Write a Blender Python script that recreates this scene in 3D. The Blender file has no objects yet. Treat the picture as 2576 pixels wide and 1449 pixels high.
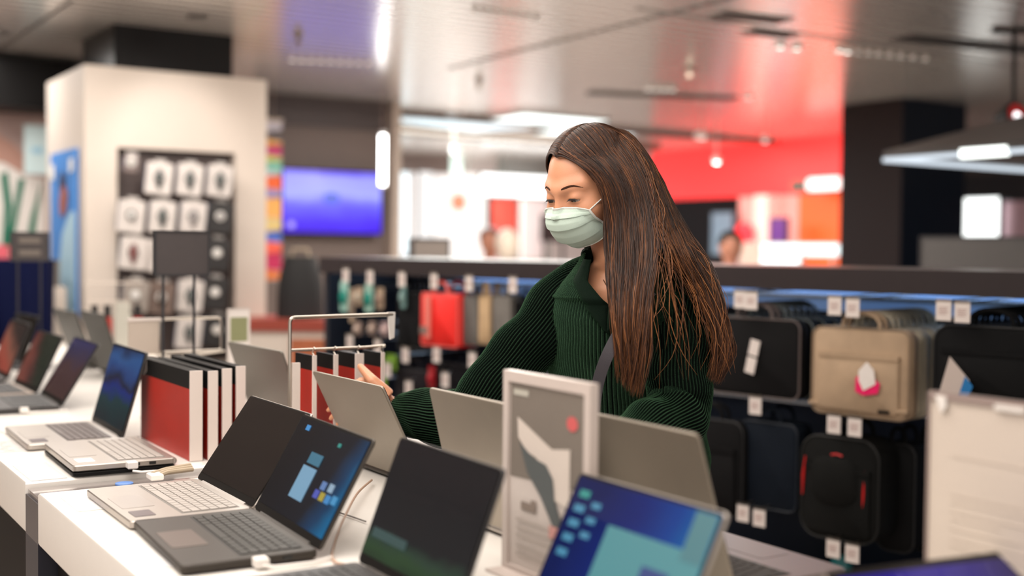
import bpy, bmesh, math, random
import numpy as np
from math import sin, cos, pi, radians as rad, atan2, sqrt
from mathutils import Vector, Matrix, noise as mnoise
random.seed(7)
SC = bpy.context.scene
COL = SC.collection

# ------------------------------------------------------------------ camera
F = 3000.0; CX, CY = 1288.0, 724.5; EYE = Vector((0, 0, 1.40))
YAW = rad(33); PITCH = math.atan(102 / 3000); ROLL = rad(0.6)
fw = Vector((sin(YAW) * cos(PITCH), cos(YAW) * cos(PITCH), -sin(PITCH)))
r0 = Vector((cos(YAW), -sin(YAW), 0)); u0 = r0.cross(fw)
rt = cos(ROLL) * r0 + sin(ROLL) * u0; up = rt.cross(fw)
cam_d = bpy.data.cameras.new('camera'); cam = bpy.data.objects.new('camera', cam_d); COL.objects.link(cam)
M = Matrix((rt, up, -fw)).transposed().to_4x4(); M.translation = EYE
cam.matrix_world = M
cam_d.sensor_width = 36; cam_d.lens = 36 * F / 2576
cam_d.dof.use_dof = True; cam_d.dof.focus_distance = 2.30; cam_d.dof.aperture_fstop = 1.5
SC.camera = cam
def at(px, py, X=None, Y=None, z=None, Z=None):
    """a pixel of the photograph turned into a point on a real plane of the shop"""
    d = fw + rt * ((px - CX) / F) - up * ((py - CY) / F)
    if X is not None: s = X / d.x
    elif Y is not None: s = Y / d.y
    elif z is not None: s = (z - EYE.z) / d.z
    else: s = Z
    return EYE + d * s

# ------------------------------------------------------------------ exposure, world, lights
SC.view_settings.view_transform = 'Standard'; SC.view_settings.look = 'None'
SC.view_settings.gamma = 1; SC.view_settings.use_curve_mapping = False
SC.view_settings.exposure = 0.0
w = bpy.data.worlds.new('world'); SC.world = w; w.use_nodes = True
w.node_tree.nodes['Background'].inputs[0].default_value = (1.0, .93, .87, 1)
w.node_tree.nodes['Background'].inputs[1].default_value = 1.0
def area(name, loc, size, power, col=(1, .925, .85), rot=(0, 0, 0), sy=None):
    l = bpy.data.lights.new(name, 'AREA'); l.energy = power; l.color = col; l.size = size
    if sy: l.shape = 'RECTANGLE'; l.size_y = sy
    o = bpy.data.objects.new(name, l); COL.objects.link(o); o.location = loc; o.rotation_euler = rot
    return o
CEIL = 2.56; T = 0.92
area('table_ceiling_light', (.5, 1.9, CEIL - .03), 1.0, 50, sy=3.0)
area('aisle_ceiling_light', (1.9, 3.6, CEIL - .03), 1.2, 34, sy=2.4)
area('front_ceiling_light', (-.9, 1.6, CEIL - .03), 1.4, 54, (1, .93, .86), sy=2.0)
area('pillar_ceiling_light', (1.0, 5.4, CEIL - .03), 1.2, 40, sy=1.0)
area('middle_ceiling_light', (4.2, 6.0, CEIL - .03), 2.0, 125, sy=2.0)
area('far_ceiling_light', (6.0, 10.5, CEIL - .03), 2.4, 260, (.9, 1, 1), sy=2.4)
area('right_ceiling_light', (5.4, 2.2, CEIL - .03), 1.6, 30, (1, .94, .88), sy=1.6)
area('left_shop_fill', (.9, 7.4, CEIL - .03), .8, 24, (1, .95, .9), sy=.8)  # added fill that brightens the striped poster, not a known lamp
sl = bpy.data.lights.new('pillar_spot', 'SPOT'); sl.energy = 22; sl.spot_size = rad(52); sl.spot_blend = .8; sl.shadow_soft_size = .06; sl.color = (1, .94, .88)
so = bpy.data.objects.new('pillar_spot', sl); COL.objects.link(so); so.location = (1.85, 5.55, CEIL - .06); so.rotation_euler = (Vector((2.0, 6.44, 1.92)) - so.location).to_track_quat('-Z', 'Y').to_euler()
area('red_shop_light', (8.2, 8.9, 2.2), 1.0, 26, (1, .25, .2), (0, rad(-50), 0), sy=2.0)

# ------------------------------------------------------------------ materials
MATS = {}
def mat(name, col, rough=.5, metal=0.0, emit=None, es=1.0, var=0.0, vs=30.0, bump=0.0, bs=200.0, spec=.5, sheen=0, stint=None, coat=0, alpha=1, trans=0):
    if name in MATS: return MATS[name]
    m = bpy.data.materials.new(name); m.use_nodes = True; nt = m.node_tree; b = nt.nodes['Principled BSDF']
    b.inputs['Base Color'].default_value = (*col, 1); b.inputs['Roughness'].default_value = rough
    b.inputs['Metallic'].default_value = metal; b.inputs['Specular IOR Level'].default_value = spec
    if sheen: b.inputs['Sheen Weight'].default_value = sheen; b.inputs['Sheen Tint'].default_value = (*(stint or col), 1); b.inputs['Sheen Roughness'].default_value = .45
    if coat: b.inputs['Coat Weight'].default_value = coat; b.inputs['Coat Roughness'].default_value = .05
    if emit: b.inputs['Emission Color'].default_value = (*emit, 1); b.inputs['Emission Strength'].default_value = es
    if trans: b.inputs['Transmission Weight'].default_value = trans
    if alpha < 1: b.inputs['Alpha'].default_value = alpha
    tc = nt.nodes.new('ShaderNodeTexCoord')
    n = nt.nodes.new('ShaderNodeTexNoise'); n.inputs['Scale'].default_value = vs; n.inputs['Detail'].default_value = 3
    nt.links.new(tc.outputs['Object'], n.inputs['Vector'])
    v = var if var else .03
    mx = nt.nodes.new('ShaderNodeMix'); mx.data_type = 'RGBA'
    mx.inputs[6].default_value = (*[c * (1 - v) for c in col], 1); mx.inputs[7].default_value = (*[min(1, c * (1 + v)) for c in col], 1)
    nt.links.new(n.outputs['Fac'], mx.inputs[0]); nt.links.new(mx.outputs[2], b.inputs['Base Color'])
    if bump:
        n2 = nt.nodes.new('ShaderNodeTexNoise'); n2.inputs['Scale'].default_value = bs
        nt.links.new(tc.outputs['Object'], n2.inputs['Vector'])
        bp = nt.nodes.new('ShaderNodeBump'); bp.inputs['Strength'].default_value = bump; bp.inputs['Distance'].default_value = .002
        nt.links.new(n2.outputs['Fac'], bp.inputs['Height']); nt.links.new(bp.outputs['Normal'], b.inputs['Normal'])
    MATS[name] = m; return m
def glow(name, col, s): return mat(name, (0.02, .02, .02), .4, emit=col, es=s)

def ramp_screen(name, stops, strength, angle=0.0, noise_amt=.15, nscale=3.0, rough=.08):
    """a lit display: UV gradient wallpaper with soft clouds, behind glossy glass"""
    m = bpy.data.materials.new(name); m.use_nodes = True; nt = m.node_tree; b = nt.nodes['Principled BSDF']
    b.inputs['Base Color'].default_value = (.006, .006, .007, 1); b.inputs['Roughness'].default_value = rough
    uv = nt.nodes.new('ShaderNodeTexCoord'); mp = nt.nodes.new('ShaderNodeMapping'); mp.vector_type = 'POINT'
    mp.inputs['Rotation'].default_value = (0, 0, angle)
    n = nt.nodes.new('ShaderNodeTexNoise'); n.inputs['Scale'].default_value = nscale
    nt.links.new(uv.outputs['UV'], mp.inputs[0]); nt.links.new(uv.outputs['UV'], n.inputs['Vector'])
    sp = nt.nodes.new('ShaderNodeSeparateXYZ'); nt.links.new(mp.outputs[0], sp.inputs[0])
    ma = nt.nodes.new('ShaderNodeMath'); ma.operation = 'MULTIPLY_ADD'; ma.inputs[1].default_value = noise_amt * 2; 
    sb = nt.nodes.new('ShaderNodeMath'); sb.operation = 'SUBTRACT'; sb.inputs[1].default_value = .5
    nt.links.new(n.outputs['Fac'], sb.inputs[0]); nt.links.new(sb.outputs[0], ma.inputs[0]); nt.links.new(sp.outputs[0], ma.inputs[2])
    cr = nt.nodes.new('ShaderNodeValToRGB'); el = cr.color_ramp.elements
    while len(el) > 1: el.remove(el[-1])
    el[0].position = stops[0][0]; el[0].color = (*stops[0][1], 1)
    for p, c in stops[1:]:
        e = el.new(p); e.color = (*c, 1)
    nt.links.new(ma.outputs[0], cr.inputs[0]); nt.links.new(cr.outputs[0], b.inputs['Emission Color'])
    b.inputs['Emission Strength'].default_value = strength
    return m

# ------------------------------------------------------------------ mesh builder
class MB:
    def __init__(s): s.v = []; s.f = []; s.m = []; s.uv = {}
    def add(s, vs, fs, mi=0, mx=None):
        o = len(s.v)
        for p in vs:
            p = Vector(p); s.v.append(mx @ p if mx else p)
        for f in fs: s.f.append([i + o for i in f]); s.m.append(mi)
        return s
    def box(s, lo, hi, mi=0, mx=None, bev=0):
        if bev: return s.prism([(lo[0], lo[1]), (hi[0], lo[1]), (hi[0], hi[1]), (lo[0], hi[1])], lo[2], hi[2], mi, mx, bev)
        x0, y0, z0 = lo; x1, y1, z1 = hi
        return s.add([(x0, y0, z0), (x1, y0, z0), (x1, y1, z0), (x0, y1, z0), (x0, y0, z1), (x1, y0, z1), (x1, y1, z1), (x0, y1, z1)],
              [(0, 3, 2, 1), (4, 5, 6, 7), (0, 1, 5, 4), (1, 2, 6, 5), (2, 3, 7, 6), (3, 0, 4, 7)], mi, mx)
    def prism(s, pts, z0, z1, mi=0, mx=None, bev=0):
        """outline in xy swept in z; bev rounds both rims a little"""
        n = len(pts); c = Vector((sum(p[0] for p in pts) / n, sum(p[1] for p in pts) / n))
        def ins(d):
            r = []
            for p in pts:
                q = Vector(p[:2]) - c; L = q.length
                r.append((c + q * max(0, (L - d * 1.3) / L)) if L > 0 else c)
            return r
        rings = [(z0, 0), (z1, 0)] if not bev else [(z0, bev), (z0 + bev, 0), (z1 - bev, 0), (z1, bev)]
        vs = []; fs = []
        for z, d in rings: vs += [(q[0], q[1], z) for q in ins(d)]
        for k in range(len(rings) - 1):
            for i in range(n):
                j = (i + 1) % n; fs.append((k * n + i, k * n + j, (k + 1) * n + j, (k + 1) * n + i))
        fs.append(tuple(reversed(range(n)))); fs.append(tuple((len(rings) - 1) * n + i for i in range(n)))
        return s.add(vs, fs, mi, mx)
    def loft(s, rings, mi=0, closed=True, cap=True, mx=None):
        n = len(rings[0]); vs = [p for r in rings for p in r]; fs = []
        for k in range(len(rings) - 1):
            for i in range(n if closed else n - 1):
                j = (i + 1) % n; fs.append((k * n + i, k * n + j, (k + 1) * n + j, (k + 1) * n + i))
        if cap and closed:
            fs.append(tuple(reversed(range(n)))); fs.append(tuple((len(rings) - 1) * n + i for i in range(n)))
        return s.add(vs, fs, mi, mx)
    def tube(s, path, r, n=8, mi=0, mx=None, cap=True):
        P = [Vector(p) for p in path]; rings = []; pu = None
        for i, p in enumerate(P):
            t = (P[min(i + 1, len(P) - 1)] - P[max(i - 1, 0)]).normalized()
            if pu is None:
                pu = t.cross(Vector((0, 0, 1)) if abs(t.z) < .9 else Vector((1, 0, 0))).normalized()
            pu = (pu - t * pu.dot(t)).normalized(); q = t.cross(pu)
            rr = r[i] if isinstance(r, (list, tuple)) else r
            rings.append([p + (pu * cos(2 * pi * k / n) + q * sin(2 * pi * k / n)) * rr for k in range(n)])
        return s.loft(rings, mi, True, cap, mx)
    def lathe(s, prof, n=24, mi=0, mx=None):
        rings = [[(r * cos(2 * pi * k / n), r * sin(2 * pi * k / n), z) for k in range(n)] for r, z in prof]
        return s.loft(rings, mi, True, True, mx)
    def ball(s, c, r, mi=0, n=16, m=10, mx=None):
        c = Vector(c); r = Vector(r) if hasattr(r, '__len__') else Vector((r, r, r))
        rings = []
        for j in range(m + 1):
            a = -pi / 2 + pi * j / m; cr = max(cos(a), .02)
            rings.append([c + Vector((r.x * cr * cos(2 * pi * k / n), r.y * cr * sin(2 * pi * k / n), r.z * sin(a))) for k in range(n)])
        return s.loft(rings, mi, True, True, mx)
    def quad(s, a, b, c, d, mi=0, mx=None):
        k = len(s.f); s.add([a, b, c, d], [(0, 1, 2, 3)], mi, mx); s.uv[k] = [(0, 0), (1, 0), (1, 1), (0, 1)]; return s
    def build(s, name, mats, parent=None, smooth=True, ang=35, recalc=True):
        me = bpy.data.meshes.new(name); me.from_pydata([tuple(v) for v in s.v], [], s.f)
        for m in (mats if isinstance(mats, (list, tuple)) else [mats]): me.materials.append(m)
        me.polygons.foreach_set('material_index', s.m)
        if s.uv:
            ul = me.uv_layers.new(name='UVMap')
            for fi, uvs in s.uv.items():
                for li, uvc in zip(me.polygons[fi].loop_indices, uvs): ul.data[li].uv = uvc
        me.update()
        if recalc:
            bm = bmesh.new(); bm.from_mesh(me); bmesh.ops.recalc_face_normals(bm, faces=bm.faces); bm.to_mesh(me); bm.free()
        if smooth:
            me.polygons.foreach_set('use_smooth', [True] * len(me.polygons))
            try: me.set_sharp_from_angle(angle=rad(ang))
            except Exception: pass
        o = bpy.data.objects.new(name, me); COL.objects.link(o)
        if parent: o.parent = parent
        return o

def empty(name, loc=(0, 0, 0), rz=0.0):
    o = bpy.data.objects.new(name, None); COL.objects.link(o); o.location = loc; o.rotation_euler = (0, 0, rz); o.empty_display_size = .05
    return o
def tag(o, label, cat, group=None):
    o['label'] = label; o['category'] = cat
    if group: o['group'] = group
    return o
def struct(o): o['kind'] = 'structure'; return o
def thing(name, label, cat, loc=(0, 0, 0), rz=0.0, group=None): return tag(empty(name, loc, rz), label, cat, group)
def copy_tree(o, parent=None):
    c = o.copy(); COL.objects.link(c); c.parent = parent
    for ch in list(o.children): copy_tree(ch, c)
    return c
def rrect(w, d, r, n=5, cx=0, cy=0):
    pts = []
    for sx, sy, a0 in ((1, 1, 0), (-1, 1, 90), (-1, -1, 180), (1, -1, 270)):
        for k in range(n + 1):
            a = rad(a0 + 90 * k / n); pts.append((cx + sx * (w / 2 - r) + r * cos(a), cy + sy * (d / 2 - r) + r * sin(a)))
    return pts

# common materials
white_gloss = mat('white_laminate', (.80, .765, .72), .28, var=.02)
cream = mat('cream_paint', (.66, .58, .51), .6, var=.03, vs=4)
black_plain = mat('black_paint', (.006, .0055, .0055), .45, spec=.15)
dark_brown = mat('dark_brown_board', (.027, .019, .020), .55, var=.1, spec=.3)
steel = mat('brushed_wire_steel', (.55, .50, .44), .3, 1)
dk_grey = mat('dark_grey_metal', (.06, .06, .065), .35, .6)
paper = mat('white_paper', (.78, .72, .68), .7, var=.05, vs=60)
ink = mat('printed_ink', (.12, .10, .10), .7)
pink_ink = mat('red_print', (.65, .22, .20), .7)
# ================================================================== ROOM
def room():
    # floor
    f = MB(); f.box((-4, -2.5, -.1), (16, 20, 0)); fm = mat('floor_tile', (.62, .54, .48), .3, var=.08, vs=2)
    struct(f.build('floor', fm, smooth=False))
    # ceiling: metal planks running along X
    m = bpy.data.materials.new('metal_plank_ceiling'); m.use_nodes = True; nt = m.node_tree; b = nt.nodes['Principled BSDF']
    b.inputs['Base Color'].default_value = (.84, .80, .755, 1); b.inputs['Metallic'].default_value = .6; b.inputs['Roughness'].default_value = .22
    tc = nt.nodes.new('ShaderNodeTexCoord'); wv = nt.nodes.new('ShaderNodeTexWave'); wv.bands_direction = 'Y'; wv.inputs['Scale'].default_value = 2.6
    wv.inputs['Distortion'].default_value = 0; wv.inputs['Detail'].default_value = 1
    bp = nt.nodes.new('ShaderNodeBump'); bp.inputs['Strength'].default_value = .5; bp.inputs['Distance'].default_value = .005
    nt.links.new(tc.outputs['Object'], wv.inputs['Vector']); nt.links.new(wv.outputs['Fac'], bp.inputs['Height']); nt.links.new(bp.outputs['Normal'], b.inputs['Normal'])
    nz = nt.nodes.new('ShaderNodeTexNoise'); nz.inputs['Scale'].default_value = 1.5; cr = nt.nodes.new('ShaderNodeMapRange')
    cr.inputs[3].default_value = .2; cr.inputs[4].default_value = .34; nt.links.new(tc.outputs['Object'], nz.inputs['Vector']); nt.links.new(nz.outputs['Fac'], cr.inputs[0])
    c = MB(); c.box((-4, -2.5, CEIL), (16, 20, CEIL + .1)); struct(c.build('ceiling', m, smooth=False))
    # joints between ceiling fields
    j = MB(); jm = mat('ceiling_joint', (.10, .085, .08), .6)
    def strip(a, b, w):
        a = at(*a, z=CEIL); b = at(*b, z=CEIL); d = (b - a).normalized(); n = Vector((-d.y, d.x, 0)) * w / 2; k = Vector((0, 0, -.004)); h = Vector((0, 0, .003))
        j.add([a - n + k, a + n + k, b + n + k, b - n + k, a - n + h, a + n + h, b + n + h, b - n + h], [(0, 1, 2, 3), (4, 7, 6, 5), (0, 4, 5, 1), (1, 5, 6, 2), (2, 6, 7, 3), (3, 7, 4, 0)])
    strip((0, 122), (182, 0), .02); strip((1130, 172), (1860, -10), .02); strip((0, 150), (215, 182), .012); strip((1600, 20), (2576, 170), .015)
    struct(j.build('trim_1', jm, smooth=False))
    # walls
    cw = mat('far_wall_paint', (.62, .58, .55), .6, var=.04, vs=1)
    b2 = MB(); b2.box((-4, 19, 0), (16, 19.2, CEIL)); struct(b2.build('wall_back', cw))
    b2 = MB(); b2.box((15.8, -2.5, 0), (16, 19, CEIL)); struct(b2.build('wall_right', mat('dark_navy_wall', (.02, .025, .035), .5)))
    b2 = MB(); b2.box((-4, -2.5, 0), (-3.9, 19, CEIL)); struct(b2.build('wall_left', cw))
    # dark soffit and wall behind the pillar on the left
    Yl = 8.3
    a = at(-60, 190, Y=Yl); b = at(640, 300, Y=Yl)
    s = MB(); s.box((a.x, Yl, 0), (b.x, Yl + .15, CEIL - .02)); struct(s.build('wall_left_shop', mat('left_shop_wall', (.38, .30, .28), .7, var=.1)))
    a = at(-60, 190, Y=Yl - .5); z0 = at(60, 270, Y=Yl - .5).z
    s = MB(); s.box((a.x, Yl - .5, z0), (1.9, Yl - .02, CEIL - .03)); struct(s.build('trim_2', black_plain))
    # concrete tv wall
    p0 = at(640, 240, Y=8.73); p1 = at(972, 262, Y=8.73)
    s = MB(); s.box((p0.x, 8.73, 0), (p1.x, 9.0, CEIL - .005)); 
    struct(s.build('wall_television', mat('taupe_panel', (.155, .12, .107), .6, var=.15, vs=1.5)))
    s = MB(); zt = at(800, 250, Y=8.7).z
    s.box((p0.x, 8.66, at(800, 262, Y=8.66).z), (p1.x, 8.73, CEIL - .01)); s.box((p0.x, 8.70, at(800, 318, Y=8.7).z), (p1.x, 8.73, at(800, 262, Y=8.66).z))
    struct(s.build('trim_3', mat('tv_wall_header', (.07, .055, .055), .5)))
    s = MB(); s.box((p1.x, 8.6, 0), (p1.x + .07, 9.05, CEIL - .004)); struct(s.build('trim_4', mat('pale_edge', (.5, .42, .36), .5)))
    # red shop front along Y at X=9.2
    X = 9.2; ym = at(2125, 500, X=X).y; yM = at(1635, 500, X=X).y
    zf = at(1770, 499, X=X).z
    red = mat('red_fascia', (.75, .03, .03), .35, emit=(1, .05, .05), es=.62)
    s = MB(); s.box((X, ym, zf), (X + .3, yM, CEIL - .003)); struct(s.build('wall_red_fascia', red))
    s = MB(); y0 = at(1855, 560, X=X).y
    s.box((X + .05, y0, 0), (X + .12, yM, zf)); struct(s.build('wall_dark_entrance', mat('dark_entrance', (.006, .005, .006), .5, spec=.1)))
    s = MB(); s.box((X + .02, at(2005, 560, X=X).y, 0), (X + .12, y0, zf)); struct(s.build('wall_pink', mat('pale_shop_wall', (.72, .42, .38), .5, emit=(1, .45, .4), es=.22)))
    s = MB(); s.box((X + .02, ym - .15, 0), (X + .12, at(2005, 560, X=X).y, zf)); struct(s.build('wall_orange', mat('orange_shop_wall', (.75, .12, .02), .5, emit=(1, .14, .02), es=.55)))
    # white column of the shop front
    a = at(1905, 560, X=X - .1); b = at(1940, 560, X=X - .1)
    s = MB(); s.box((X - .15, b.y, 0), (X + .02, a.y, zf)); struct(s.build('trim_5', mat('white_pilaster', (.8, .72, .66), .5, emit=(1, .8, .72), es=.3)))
    # bright pale shop at the end of the aisle
    Y = 13.5
    wm = mat('white_glow_wall', (.85, .82, .80), .5, emit=(1, .97, .95), es=.62)  # wall glows by itself, brightness of the far shop put into its material
    a = at(1040, 430, Y=Y); b = at(1228, 430, Y=Y)
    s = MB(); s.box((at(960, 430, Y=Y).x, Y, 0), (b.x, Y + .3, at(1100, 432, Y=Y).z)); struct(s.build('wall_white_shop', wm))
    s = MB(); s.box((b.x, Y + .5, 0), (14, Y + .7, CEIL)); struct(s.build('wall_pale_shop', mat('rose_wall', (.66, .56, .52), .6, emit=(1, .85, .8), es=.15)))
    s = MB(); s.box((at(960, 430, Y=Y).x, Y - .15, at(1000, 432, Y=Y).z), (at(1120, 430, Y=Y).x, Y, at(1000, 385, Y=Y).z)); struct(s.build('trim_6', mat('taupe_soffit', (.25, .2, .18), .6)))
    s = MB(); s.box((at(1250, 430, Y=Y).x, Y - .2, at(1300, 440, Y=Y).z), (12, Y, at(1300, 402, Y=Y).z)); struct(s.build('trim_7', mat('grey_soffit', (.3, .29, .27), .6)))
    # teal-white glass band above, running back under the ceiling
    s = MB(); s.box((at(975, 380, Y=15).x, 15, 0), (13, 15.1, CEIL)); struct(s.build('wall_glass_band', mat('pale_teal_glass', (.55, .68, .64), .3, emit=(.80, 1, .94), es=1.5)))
    # edge of the next ceiling bay
    zc = CEIL
    s = MB(); y1 = at(1100, 283, z=zc).y
    s.box((at(990, 270, z=zc).x, y1, zc - .05), (9.2, y1 + .12, zc)); struct(s.build('trim_8', mat('bay_edge', (.13, .10, .09), .5)))
    s = MB(); y2 = at(1100, 322, z=zc).y
    s.box((at(990, 270, z=zc).x + .3, y2, zc - .06), (8.6, y2 + .35, zc - .01)); struct(s.build('trim_9', mat('bay_edge_brown', (.20, .15, .12), .5)))
    # column at right
    s = MB(); a = at(2272, 245, X=7.37); 
    ya = a.y; yb = at(2118, 262, X=7.37).y; xb = at(2432, 262, Y=ya).x
    s.box((7.37, ya, 0), (xb, yb, CEIL - .002)); 
    col = s.build('wall_column', [mat('column_brown', (.020, .013, .013), .55, spec=.15), mat('column_navy', (.005, .009, .018), .4, spec=.2)], smooth=False)
    for p in col.data.polygons:
        if abs(p.normal.y) > .8: p.material_index = 1
    struct(col)
    # dark shop interior behind the column on the right
    s = MB(); s.box((9.6, -2, 0), (9.75, 6.4, at(2500, 432, X=9.6).z)); struct(s.build('wall_dark_right', mat('dark_right_wall', (.012, .015, .024), .4)))
    s = MB(); s.box((9.3, -2, at(2500, 432, X=9.3).z), (9.6, 6.4, at(2500, 425, X=9.3).z + .05)); struct(s.build('trim_10', mat('taupe_band', (.18, .14, .12), .5)))
room()

def pillar():
    t = struct(empty('wall_pillar', (1.52, 6.44, 0)))
    zt = 2.328 
    # niche bounds, local x = X-1.52
    nl = at(295, 372, Y=6.44).x - 1.52; nr = at(592, 385, Y=6.44).x - 1.52; nt_ = at(440, 378, Y=6.44).z
    m = MB(); W = at(671, 205, Y=6.44).x - 1.52; D = at(118, 215, X=1.52).y - 6.44
    m.box((0, .08, 0), (W, D, zt)); m.box((0, 0, 0), (nl, .08, zt)); m.box((nr, 0, 0), (W, .08, zt)); m.box((nl, 0, nt_), (nr, .08, zt)); m.box((nl, 0, 0), (nr, .08, .75))
    m.build('pillar_body', cream, t, smooth=False)
    m = MB(); m.box((nl, .065, .75), (nr, .082, nt_)); m.build('niche_panel', mat('niche_brown', (.075, .055, .052), .5), t)
    # dark box above
    x0 = at(287, 100, Y=6.46).x; x1 = at(585, 100, Y=6.46).x
    m = MB(); m.box((x0, 6.46, zt + .002), (x1, 7.15, CEIL)); struct(m.build('trim_11', mat('black_gloss_box', (.005, .004, .004), .25, spec=.2), smooth=False))
pillar()

# ================================================================== ceiling fittings
def disc_light(px, py, r, s, label, col=(1, .95, .9), z=CEIL, grp=None):
    p = at(px, py, z=z); t = thing('ceiling_downlight', label, 'ceiling light', (p.x, p.y, z), 0, grp)
    m = MB(); m.lathe([(r * 1.35, 0), (r * 1.35, -.012), (r, -.018), (r, -.004)], 20); m.build('trim_ring', mat('downlight_ring', (.6, .56, .52), .3, .6), t)
    m = MB(); m.lathe([(r * .98, -.006), (r * .6, -.014), (r * .05, -.015)], 20); m.build('lens', glow('lens_%s' % str(round(s, 1)), col, s), t)
    return t
disc_light(1963, 113, .024, 7, 'small ceiling downlight, the left of the bright pair at upper right')
disc_light(2005, 117, .024, 7, 'small ceiling downlight, the right of the bright pair at upper right')
disc_light(2112, 122, .02, 10, 'small ceiling downlight at the left start of the faint dotted row at upper right')
disc_light(2133, 125, .02, 10, 'second small downlight of the faint dotted row at upper right')
for i, (px, py) in enumerate([(2160, 127), (2185, 129), (2210, 131), (2238, 134), (2266, 137), (2296, 140), (2328, 144)]):
    disc_light(px, py, .012, 6, 'tiny ceiling downlight in the faint dotted row below the dark slot', grp='tiny ceiling downlights in the dotted row at upper right')
for i in range(9):
    disc_light(735 + i * 24, 146 + i * 1.2, .014, 9, 'tiny downlight in the beaded row above the television wall', grp='tiny downlights in the beaded row above the television')
for i in range(4):
    disc_light(1632 + i * 20, 220 + i * .6, .022, 6, 'tiny downlight in the short row right above the woman', grp='tiny downlights above the dark vent slot')
for i in range(8):
    disc_light(1195 + i * 22, 22 + i * 3.0, .010, 5, 'tiny downlight in the beaded row at the top centre of the ceiling', grp='tiny downlights at the top centre of the ceiling')
disc_light(1882, 242, .03, 4, 'dim ceiling downlight at the right end of the long dark vent slot')
def hang_light(px, py, Z, w, h, s, label, col=(1, .95, .9)):
    p = at(px, py, Z=Z); t = thing('pendant_light', label, 'pendant light', (p.x, p.y, p.z - h / 2), 0)
    m = MB(); m.lathe([(w * .3, h), (w * .5, h * .8), (w * .5, 0), (w * .42, 0)], 20); m.build('shade', mat('pendant_shade', (.7, .65, .6), .4), t)
    m = MB(); m.ball((0, 0, h * .35), (w * .5, w * .5, h * .5)); m.build('globe', glow('globe%.0f_%.1f' % (s, col[1]), col, s), t)
    m = MB(); m.tube([(0, 0, h), (0, 0, CEIL - (p.z - h / 2))], .004, 6); m.build('rod', steel, t)
hang_light(1803, 400, 10.5, .075, .06, 18, 'bright round pendant light in front of the red fascia')
hang_light(1140, 376, 11.5, .05, .05, 10, 'small round white pendant light left of the woman under the teal band')
hang_light(1925, 348, 9.5, .05, .05, 3, 'dim small pendant light right of the bright round one before the red reflection')
hang_light(1765, 340, 10.0, .12, .05, 2.2, 'wide dim pendant light above the bright round one', (1, .85, .75))
def slot(a, b, wd, label, name='ceiling_vent', dep=.006, m_=None):
    p = at(*a, z=CEIL); q = at(*b, z=CEIL); d = (q - p); L = d.length; ang = atan2(d.y, d.x)
    t = thing(name, label, 'ceiling vent', ((p.x + q.x) / 2, (p.y + q.y) / 2, CEIL), ang)
    m = MB(); m.box((-L / 2, -wd / 2, -dep), (L / 2, wd / 2, .0)); m.build('slot_frame', m_ or mat('vent_dark', (.03, .026, .025), .5), t)
    m = MB()
    for k in range(3): m.box((-L / 2 + .01, -wd / 2 + wd * (k + .5) / 3 - .006, -dep - .006), (L / 2 - .01, -wd / 2 + wd * (k + .5) / 3 + .006, -dep)); 
    m.build('blade', mat('vent_blade', (.09, .08, .075), .4), t)
slot((1480, 232), (1850, 247), .16, 'long thin dark vent slot in the ceiling right above the woman')
slot((1805, 35), (1975, 52), .16, 'faint dark vent slot at the top of the ceiling, right of centre', m_=mat('vent_mid', (.16, .14, .13), .5))
slot((1880, 78), (1995, 90), .12, 'short faint vent slot below the one at the top right of centre', m_=mat('vent_mid', (.16, .14, .13), .5))
slot((2265, 93), (2640, 130), .20, 'wide dark vent slot at the upper right corner of the ceiling')
slot((468, 36), (525, 40), .10, 'small faint vent square above the black box of the pillar', m_=mat('vent_mid', (.16, .14, .13), .5))
slot((0, 82), (20, 82), .05, 'short dark slot at the left edge of the ceiling')
def sensor(px, py, label):
    Z = 7.0; pt = at(px, py, Z=Z); p = at(px, py - 8, z=CEIL)
    t = thing('ceiling_sensor', label, 'ceiling sensor', (p.x, p.y, CEIL))
    m = MB(); m.lathe([(.03, 0), (.03, -.012), (.012, -.02), (.010, -.05)], 16); m.build('stem', mat('sensor_stem', (.32, .26, .21), .5), t)
    m = MB(); m.lathe([(.010, -.05), (.022, -.055), (.022, -.062), (.004, -.07)], 16); m.build('deflector', mat('sensor_brass', (.28, .22, .16), .4, .5), t)
sensor(750, 90, 'small ceiling sprinkler hanging in the purple reflection')
sensor(1205, 208, 'small ceiling sprinkler hanging left above the woman')
sensor(1735, 178, 'small ceiling sprinkler hanging right above the woman')
# vertical tube light beside the television
p = at(963, 402, Y=8.0); t = thing('tube_light', 'bright white vertical light tube hanging beside the television', 'light', (p.x, p.y, at(963, 466, Y=8.0).z))
hh = at(963, 340, Y=8.0).z - at(963, 466, Y=8.0).z
m = MB(); m.tube([(0, 0, 0), (0, 0, hh)], .022, 16); m.build('tube', glow('tube_glow', (1, .98, .96), 12), t)
m = MB(); m.tube([(0, 0, hh), (0, 0, hh + .03)], .024, 16); m.build('end_cap', mat('tube_cap', (.6, .6, .6), .4), t); m = MB(); m.tube([(0, 0, -.02), (0, 0, 0)], .024, 16); m.build('end_cap', mat('tube_cap', (.6, .6, .6), .4), t)
m = MB(); m.tube([(0, 0, hh + .03), (0, 0, CEIL - t.location.z)], .003, 6); m.build('cable', mat('tube_cable', (.35, .25, .2), .5), t)
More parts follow.
